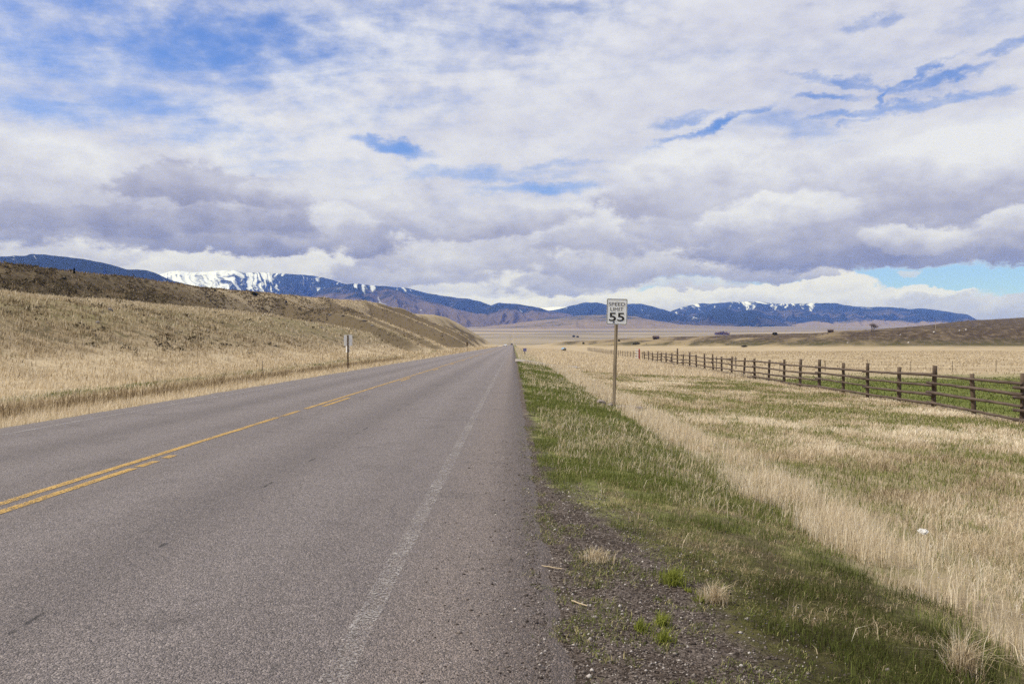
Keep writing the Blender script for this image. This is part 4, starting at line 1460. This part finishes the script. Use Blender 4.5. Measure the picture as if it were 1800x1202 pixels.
# ------------------------------------------------------------------ log fence
def log_fence():
    pts_px = [1797, 1713, 1640, 1580, 1525, 1482, 1440, 1406, 1378, 1350.6, 1327, 1307, 1286, 1269, 1254, 1239, 1225, 1212, 1200, 1190.6, 1181, 1171, 1162, 1155, 1148, 1140.6, 1133]
    Zs = [15.2 * F / (p_ - VX - .045 * F) for p_ in pts_px]
    Zs = [Zs[0] - 6.1, Zs[0] - 3.0] + Zs
    P_ = []
    for Z in Zs:
        x = 15.2 + .045 * Z
        P_.append((x, Z, hz(x, Z)))
    x0, y0, z0 = P_[2]
    root = thing("log_fence", 'brown log fence of round posts and four rails across the field', 'fence', (x0, y0, z0))
    org = Vector((x0, y0, z0))
    rnd = random.Random(4)
    for i, p_ in enumerate(P_):
        H_ = 1.56 + rnd.uniform(-.10, .12)
        if abs(p_[1] - 94.3) < 1.8: H_ += .55
        bm = bmesh.new()
        r_ = rnd.uniform(.082, .098)
        b = Vector(p_) - org
        add_cyl(bm, b + Vector((0, 0, -.4)), b + Vector((rnd.uniform(-.10, .10), rnd.uniform(-.07, .07), H_)), r_, r_ * .9, 10, 7, .008)
        obj("post", bm, M_LOGPOST, root, True)
    hts = (.14, .50, .88, 1.27)
    i = 0
    k = 0
    while i < len(P_) - 1:
        j = min(i + 2, len(P_) - 1)
        a_, b_ = Vector(P_[i]), Vector(P_[j])
        dirv = (b_ - a_).normalized()
        mid_ = Vector(P_[(i + j) // 2])
        for h_ in hts:
            off = Vector((-.135, 0, 0))
            dz = (.035 if k % 2 else -.03) + rnd.uniform(-.05, .05)
            A_ = a_ - dirv * .22 + off + Vector((0, 0, h_ + dz)) - org
            B_ = b_ + dirv * .22 + off + Vector((0, 0, h_ + dz + rnd.uniform(-.05, .05))) - org
            rr = rnd.uniform(.054, .066)
            if rnd.random() < .5: A_, B_ = B_, A_
            bm = bmesh.new()
            add_cyl(bm, A_, B_, rr, rr * .72, 9, 10, .010)
            obj("rail", bm, M_LOG, root, True)
        i = j
        k += 1
    # fallen rail leaning low between two far posts
    a_, b_ = Vector(P_[-8]) - org, Vector(P_[-6]) - org
    bm = bmesh.new()
    add_cyl(bm, a_ + Vector((-.3, -.6, .1)), b_ + Vector((-.3, 0, .95)), .06, .05, 9, 6, .01)
    obj("rail", bm, M_LOG, root, True)['label'] = 'loose slanting rail'
    return P_[-1]


end = log_fence()


# red and white marker standing at the far end of the log fence
def striped_marker():
    Z = 131
    x = (1122 - VX) / F * Z
    zb = hz(x, Z)
    root = thing("striped_marker", 'red and white banded gate post at the far end of the fences', 'gate post', (x, Z, zb))
    red = simple_mat("faded red paint", (.36, .05, .045), .6, .2)
    wht = simple_mat("white paint band", (.78, .78, .76), .6, .1)
    bm = bmesh.new()
    add_cyl(bm, (.16, .06, -.3), (.16, .06, 1.72), .13, .13, 12)
    obj("post", bm, red, root)
    for k in range(4):
        bm = bmesh.new()
        add_box(bm, (-.24, -.04, .34 + k * .42), (.52, .12, .20), Matrix.Rotation(R(12), 3, 'Y'))
        bmesh.ops.bevel(bm, geom=list(bm.edges), offset=.02, segments=2, affect='EDGES')
        obj("band", bm, wht, root)
    bm = bmesh.new()
    add_cyl(bm, (.16, .06, 1.72), (.16, .06, 1.80), .13, .05, 12)
    obj("cap", bm, red, root)


striped_marker()

M_TPOST = simple_mat("rusty steel post", (.10, .075, .06), .7, .3)
M_WIRE = simple_mat("dull wire", (.22, .21, .20), .5, .1, metallic=.5)
M_OLDPOST = wood("old grey post", (.09, .07, .055), (.2, .165, .13))


def wire_fence(P_, label, post_h, post_r, wires, heavy=(), brace=None, wire_r=.006, pm=None):
    org = Vector(P_[0])
    root = thing("wire_fence", label, 'fence', P_[0])
    for i, p_ in enumerate(P_):
        bm = bmesh.new()
        b = Vector(p_) - org
        hv = i in heavy
        h_ = post_h * (1.25 if hv else 1) * random.uniform(.95, 1.06)
        r_ = post_r * (1.7 if hv else 1)
        add_cyl(bm, b + Vector((0, 0, -.3)), b + Vector((random.uniform(-.04, .04), 0, h_)), r_, r_ * .9, 8, 3, .004)
        obj("post", bm, pm or (M_OLDPOST if hv else M_TPOST), root)
    for wz in wires:
        bm = bmesh.new()
        for a_, b_ in zip(P_[:-1], P_[1:]):
            add_cyl(bm, Vector(a_) - org + Vector((0, 0, wz)), Vector(b_) - org + Vector((0, 0, wz)), wire_r, wire_r, 5)
        obj("wire", bm, M_WIRE, root)
    if brace:
        i, j, h_ = brace
        bm = bmesh.new()
        add_cyl(bm, Vector(P_[i]) - org + Vector((-.1, 0, h_)), Vector(P_[j]) - org + Vector((.1, 0, h_)), .05, .045, 8, 3, .006)
        obj("brace", bm, M_OLDPOST, root)
    return root


pw = []
for p_ in (1259, 1294, 1370.6, 1450.7, 1525.6, 1601, 1674, 1751, 1828, 1905):
    Z = 79 + (p_ - 1500) * .004
    x = (p_ - VX) / F * Z
    pw.append((x, Z, hz(x, Z)))
wire_fence(pw, 'thin wire fence with a braced corner across the dry meadow', 1.12, .03, (.35, .65, .95), heavy=(0, 1), brace=(0, 1, 1.2))
pw = []
Z = 133.0
while Z < 330:
    x = 15.6 + .045 * Z + (Z - 133) * .002
    pw.append((x, Z, hz(x, Z)))
    Z += 5.2 + random.uniform(-.8, .8)
wire_fence(pw, 'wire fence of old wooden posts running on beyond the log fence', 1.35, .06, (.4, .75, 1.1), pm=M_OLDPOST)
# lone stake on the left verge
x, y, z = hit(461.5, 657, 20, 200)
o = thing("fence_stake", 'thin lone stake in the pale grass left of the road', 'stake', (x, y, z))
bm = bmesh.new()
add_cyl(bm, (0, 0, -.2), (.02, 0, .85), .03, .025, 7, 3, .004)
obj("shaft", bm, M_OLDPOST, o)
bm = bmesh.new()
add_cyl(bm, (.02, 0, .85), (.022, 0, .89), .032, .015, 7)
obj("cap", bm, M_TPOST, o)


# ------------------------------------------------------------------ blue roofed shelter beside the fence
def shelter():
    Z = 262
    x = (991 - VX) / F * Z
    zb = hz(x, Z)
    root = thing("feed_shelter", 'small blue roofed shelter on posts beside the far wire fence', 'shelter', (x, Z, zb), R(28))
    blue = simple_mat("blue sheet roof", (.18, .33, .50), .4, .1, metallic=.2)
    dark = simple_mat("dark boards", (.05, .05, .06), .8, .2)  # one dark colour for the trough boards
    for sx in (-.55, .55):
        for sy in (-.4, .4):
            bm = bmesh.new()
            add_box(bm, (sx, sy, .45), (.08, .08, 1.1))
            obj("post", bm, M_OLDPOST, root)
    bm = bmesh.new()
    for s_ in (-1, 1):
        add_box(bm, (s_ * .39, 0, 1.18), (.92, 1.2, .03), Matrix.Rotation(R(33 * s_), 3, 'Y'))
    obj("roof", bm, blue, root)
    bm = bmesh.new()
    add_box(bm, (0, -.2, .72), (1.02, .5, .42))
    bmesh.ops.bevel(bm, geom=list(bm.edges), offset=.03, segments=1, affect='EDGES')
    obj("trough", bm, dark, root)


shelter()


# ------------------------------------------------------------------ vehicles far along the road
M_GLASS = simple_mat("dark window glass", (.02, .025, .03), .08, .05, spec=.8)
M_TYRE = simple_mat("black tyre rubber", (.02, .02, .02), .85, .1)
M_LAMP = simple_mat("headlamp lens", (.7, .72, .75), .15, .05, spec=.8)
M_RED = simple_mat("red lamp lens", (.4, .02, .02), .2, .05)


def car(loc, paint, label, facing, tall=1.55, w=1.86, L=4.7):
    root = thing("car", label, 'car', loc, R(180) if facing < 0 else 0, 'vehicles far along the road')
    prof = [(-L / 2, .38), (-L / 2 + .04, .80), (-L / 2 + .25, .92), (-L / 2 + 1.15, 1.0), (-.55, tall - .08), (-.1, tall), (1.1, tall), (1.65, tall - .12), (L / 2 - .12, 1.02), (L / 2, .85), (L / 2, .38)]
    bm = bmesh.new()
    sides = []
    for s_ in (-1, 1):
        sides.append([bm.verts.new((s_ * w / 2 * (1 if z_ < 1.05 else .80), -y_, z_)) for y_, z_ in prof])
    bm.faces.new(sides[0]); bm.faces.new(list(reversed(sides[1])))
    for k in range(len(prof)):
        a_, b_ = k, (k + 1) % len(prof)
        bm.faces.new((sides[0][b_], sides[0][a_], sides[1][a_], sides[1][b_]))
    bmesh.ops.recalc_face_normals(bm, faces=bm.faces)
    bmesh.ops.bevel(bm, geom=list(bm.edges), offset=.05, segments=2, affect='EDGES')
    obj("body", bm, paint, root)
    # front of the car points to +y here
    def slab(name, pts, m_):
        bm = bmesh.new()
        vs = [bm.verts.new(p_) for p_ in pts]
        f = bm.faces.new(vs)
        n = f.normal.copy() if f.normal.length else Vector((0, 1, 0))
        bm.normal_update()
        n = f.normal
        ext = bmesh.ops.extrude_face_region(bm, geom=[f])
        bmesh.ops.translate(bm, vec=n * -.03, verts=[v for v in ext['geom'] if isinstance(v, bmesh.types.BMVert)])
        bmesh.ops.recalc_face_normals(bm, faces=bm.faces)
        obj(name, bm, m_, root)
    w2 = w / 2
    slab("windshield", [(-w2 * .86, L / 2 - 1.22, 1.05), (w2 * .86, L / 2 - 1.22, 1.05), (w2 * .70, .62, tall - .10), (-w2 * .70, .62, tall - .10)], M_GLASS)
    slab("rear_window", [(w2 * .84, -L / 2 + .14, 1.08), (-w2 * .84, -L / 2 + .14, 1.08), (-w2 * .70, -1.63, tall - .16), (w2 * .70, -1.63, tall - .16)], M_GLASS)
    for s_ in (-1, 1):
        for y_ in (1.45, -1.4):
            bm = bmesh.new()
            add_cyl(bm, (s_ * (w2 - .2), y_, .33), (s_ * (w2 + .02), y_, .33), .33, .33, 16)
            obj("wheel", bm, M_TYRE, root)
        bm = bmesh.new()
        add_box(bm, (s_ * w2 * .72, L / 2 - .02, .74), (.34, .08, .16))
        bmesh.ops.bevel(bm, geom=list(bm.edges), offset=.02, segments=1, affect='EDGES')
        obj("headlight", bm, M_LAMP, root)
        bm = bmesh.new()
        add_box(bm, (s_ * w2 * .78, -L / 2 + .02, .84), (.28, .08, .22))
        bmesh.ops.bevel(bm, geom=list(bm.edges), offset=.02, segments=1, affect='EDGES')
        obj("tail_light", bm, M_RED, root)


Zc_ = 570
car(((888.3 - VX) / F * Zc_, Zc_, float(road_z(Zc_)) + .05), simple_mat("white car paint", (.72, .73, .74), .25, .03, spec=.6), 'white car coming towards us in the far left lane', -1)
Zc_ = 730
car(((899.6 - VX) / F * Zc_, Zc_, float(road_z(Zc_)) + .05), simple_mat("dark car paint", (.035, .032, .04), .25, .03, spec=.6), 'dark car driving away where the road tops the rise', 1, tall=1.8, w=2.0, L=5.1)


# ------------------------------------------------------------------ trees, shrubs, boulders and sheds far off
M_CONIFER = grass_material("conifer needles", [(0, (.010, .014, .008)), (1, (.040, .050, .028))], .15)
M_TWIG = grass_material("bare twigs", [(0, (.11, .085, .075)), (1, (.22, .18, .16))], .1)
M_BARK = simple_mat("bark", (.07, .05, .04), .9, .3)
M_BOULDER = simple_mat("dark hillside rock", (.075, .062, .055), .9, .45, 3, bump=.05)
M_PALE = simple_mat("pale hillside rock", (.44, .41, .38), .9, .3, 3, bump=.05)


def leafy(n, fn, size):
    c = fn(n)
    e1 = RNG.normal(0, 1, (n, 3)) * size
    e2 = RNG.normal(0, 1, (n, 3)) * size
    v = np.stack([c - e1 * .5, c + e1 * .5, c + e2], 1).reshape(-1, 3)
    me = np_mesh("crown", v, None, np.arange(n * 3).reshape(-1, 3))
    at = me.attributes.new('tint', 'FLOAT', 'POINT')
    at.data.foreach_set('value', np.repeat(RNG.uniform(0, 1, n), 3).astype(np.float32))
    return me


def shrub(px_, py_, wpx, hpx, label, name="shrub", cat="shrub", conic=False, m_=None, group=None, z0=60, loc=None, n=900):
    x, y, z = loc or hit(px_, py_, z0, 4000)
    W, H_ = wpx * y / F, hpx * y / F
    root = thing(name, label, cat, (x, y, z - .05 * H_), 0, group)

    def fn(k):
        if conic:
            t = RNG.uniform(0, 1, k) ** .8
            r = np.sqrt(RNG.uniform(0, 1, k)) * (1 - t) * W / 2 + .02 * W
            a = RNG.uniform(0, 6.28, k)
            r = r * (.75 + .35 * np.sin(t * 24 + a))
            return np.stack([np.cos(a) * r, np.sin(a) * r, (.06 + t * .94) * H_], -1)
        d = RNG.normal(0, 1, (k, 3))
        d /= np.linalg.norm(d, axis=1)[:, None]
        lump = .72 + .5 * vnoise(d[:, 0] * 2.4 + 5, d[:, 1] * 2.4 + d[:, 2] * 2 + px_, 3)
        r = RNG.uniform(.35, 1, k) ** .5 * lump
        return np.stack([d[:, 0] * r * W / 2, d[:, 1] * r * W / 2, H_ * .42 + d[:, 2] * r * H_ * .5], -1)

    link("crown", leafy(n, fn, max(W, H_) * .07), m_ or M_CONIFER, root)
    bm = bmesh.new()
    add_cyl(bm, (0, 0, -.1 * H_), (0, 0, H_ * .6), W * .05, W * .02, 7, 3, .01)
    for k in range(4):
        a = k * 1.7
        add_cyl(bm, (0, 0, H_ * .15), (math.cos(a) * W * .28, math.sin(a) * W * .28, H_ * .5), W * .022, W * .008, 5)
    obj("trunk", bm, M_BARK, root)


shrub(130.5, 481, 5.5, 10, 'small dark conifer alone on the skyline of the left ridge', 'conifer_tree', 'tree', True)
shrub(447.5, 519.5, 12, 7, 'broad dark shrub on the crest of the tan hill', group='dark shrubs on the left hills')
shrub(503, 532, 4, 4, 'tiny dark shrub on the crest of the furthest tan spur', group='dark shrubs on the left hills')
shrub(113, 492, 8, 5, 'dark shrub below the lone conifer on the ridge', group='dark shrubs on the left hills')
shrub(378, 512.5, 4, 3, 'small dark shrub on the pale saddle of the ridge', group='dark shrubs on the left hills')
shrub(461, 544, 6, 4, 'small dark shrub in the gully under the broad skyline shrub', group='dark shrubs on the left hills')
shrub(1025.5, 604.5, 4, 4, 'single round dark shrub alone on the tan plain', group='dark shrubs on the plain', loc=None)
shrub(1008.5, 592.5, 5, 4, 'left dark tree of a pair far out on the pale plain', 'plain_tree', 'tree', group='trees on the plain')
shrub(1015.5, 593, 5, 3, 'right dark tree of a pair far out on the pale plain', 'plain_tree', 'tree', group='trees on the plain')
shrub(1088, 600, 4, 4, 'dark shrub on the plain just right of the speed sign post', group='dark shrubs on the plain')
shrub(1362, 588.5, 8, 5, 'dark rounded shrub on the low green bench', group='dark shrubs on the plain')
shrub(1270, 588.5, 25, 4, 'long low reddish thicket on the pale bench', 'thicket', 'thicket', m_=grass_material("reddish twigs", [(0, (.10, .06, .045)), (1, (.22, .14, .10))], .1), n=1600)
shrub(1118, 605, 12, 3.5, 'low grey green thicket on the near slope of the bench', 'thicket', 'thicket', m_=grass_material("grey green twigs", [(0, (.08, .075, .05)), (1, (.17, .155, .10))], .1), n=900)
shrub(1308, 609.5, 10, 2.5, 'low dark thicket where the dry meadow meets the bench', 'thicket', 'thicket', m_=grass_material("dark twigs", [(0, (.06, .055, .035)), (1, (.14, .12, .075))], .1), n=900)


def bare_tree():
    px_, Z = 1533, 0
    x, y, z = hit(1533, 583, 100, 4000)
    H_ = 17 * y / F
    root = thing("bare_tree", 'leafless grey tree standing on the right bench skyline', 'tree', (x, y, z - .2))
    bm = bmesh.new()
    tips = []

    def grow(p, d, L_, r, lev):
        q = p + d * L_
        add_cyl(bm, p, q, r, r * .6, 5)
        if lev == 0:
            tips.append(q)
            return
        for _ in range(3 if lev > 1 else 4):
            nd = (d + Vector((random.gauss(0, .55), random.gauss(0, .55), random.gauss(.15, .3)))).normalized()
            grow(q, nd, L_ * random.uniform(.6, .85), r * .6, lev - 1)
    for k in range(3):
        grow(Vector((random.uniform(-.8, .8), 0, 0)), Vector((random.gauss(0, .3), random.gauss(0, .3), 1)).normalized(), H_ * .3, H_ * .03, 3)
    obj("trunk", bm, M_BARK, root)
    tp = np.array([tuple(t) for t in tips])
    idx = RNG.integers(0, len(tp), 1500)
    c = tp[idx] + RNG.normal(0, H_ * .06, (1500, 3))
    e1 = RNG.normal(0, 1, (1500, 3)) * H_ * .05
    e2 = RNG.normal(0, 1, (1500, 3)) * H_ * .006
    v = np.stack([c - e1, c + e1, c + e2], 1).reshape(-1, 3)
    me = np_mesh("crown", v, None, np.arange(4500).reshape(-1, 3))
    at = me.attributes.new('tint', 'FLOAT', 'POINT')
    at.data.foreach_set('value', np.repeat(RNG.uniform(0, 1, 1500), 3).astype(np.float32))
    link("crown", me, M_TWIG, root)


bare_tree()


def shed(px_, py_, wpx, hpx, label, rz):
    x, y, z = hit(px_, py_, 100, 4000)
    W, H_ = wpx * y / F, hpx * y / F
    root = thing("shed", label, 'shed', (x, y, z - .1), rz, 'old sheds on the plain')
    wallm = wood("dark shed boards", (.03, .022, .018), (.075, .055, .042))
    roofm = simple_mat("rusty shed roof", (.085, .055, .042), .8, .3)
    D = W * .6
    bm = bmesh.new()
    add_box(bm, (0, 0, H_ * .28), (W, D, H_ * .6))
    obj("wall", bm, wallm, root)
    bm = bmesh.new()
    for s_ in (-1, 1):
        add_box(bm, (0, s_ * D * .29, H_ * .78), (W * 1.1, D * .72, H_ * .06), Matrix.Rotation(R(-33 * s_), 3, 'X'))
    obj("roof", bm, roofm, root)
    bm = bmesh.new()
    add_box(bm, (W * .12, -D / 2 - .02, H_ * .24), (W * .16, .08, H_ * .44))
    obj("door", bm, roofm, root)


shed(1153, 596, 10, 6, 'long dark shed on the plain beyond the fences', R(8))
shed(1460, 583.5, 9, 5, 'low dark shed at the left end of the right bench skyline', R(-15))


def pole():
    x, y, z = hit(1644.5, 579, 100, 4000)
    H_ = 15 * y / F
    root = thing("utility_pole", 'pale slim utility pole on the right hill', 'utility pole', (x, y, z))
    m_ = simple_mat("pale pole wood", (.36, .30, .25), .8, .2)
    bm = bmesh.new()
    add_cyl(bm, (0, 0, -.5), (0, 0, H_), .14, .10, 8)
    obj("shaft", bm, m_, root)
    bm = bmesh.new()
    add_box(bm, (0, -.14, H_ - .5), (1.4, .1, .12))
    obj("crossarm", bm, m_, root)


pole()

BOUL = [(580, 554.5, 6, 4, 'pale topped dark boulder at the head of the grassy gully'), (603, 556, 6, 4, 'dark boulder on the bright crest of the middle spur'),
        (640, 565, 9, 4, 'wide dark boulder low on the middle spur'), (654, 573, 6, 3, 'grey boulder just below the wide dark one'),
        (566, 577, 8, 4, 'grey boulder at the end of the near grassy crest'), (194, 546, 10, 6, 'grey boulder on the bright crest of the near hill'),
        (172, 568, 9, 5, 'bluish grey boulder on the open face of the near hill'), (375, 574, 7, 4, 'dark boulder on the slope above the left road sign'),
        (242, 526, 6, 3, 'light boulder on the swell under the dark ridge')]
for i, (px_, py_, w_, h_, lab) in enumerate(BOUL):
    x, y, z = hit(px_, py_, 20, 2000)
    W, H_ = w_ * y / F, h_ * y / F
    o = obj("boulder", rock_bm((W, W * .8, H_ * 1.5), 80 + i), M_BOULDER if i in (1, 2, 7) else simple_mat("grey hillside rock", (.17, .155, .15), .9, .4, 3, bump=.05))
    o.location = (x, y, z + H_ * .15)
    tag(o, lab, 'boulder', 'boulders on the left hills')
PALE = [(1642, 584.5, 4, 3, 'pale boulder below the utility pole'), (1687, 582, 3.5, 2.5, 'pale boulder to the right of the pole on the bench'), (1698, 580.5, 4, 2.5, 'pale boulder furthest right near the bench top'),
        (1597, 603, 4, 2.5, 'pale boulder low on the green foot of the bench'), (1583, 589, 3, 2, 'small pale boulder high on the bench right of the bare tree'), (1490, 603, 3, 2, 'small pale boulder low on the bench under its left end')]
for i, (px_, py_, w_, h_, lab) in enumerate(PALE):
    x, y, z = hit(px_, py_, 100, 2000)
    W, H_ = w_ * y / F, h_ * y / F
    o = obj("boulder", rock_bm((W, W * .8, H_ * 1.4), 120 + i), M_PALE)
    o.location = (x, y, z + H_ * .2)
    tag(o, lab, 'boulder', 'pale boulders on the right bench')
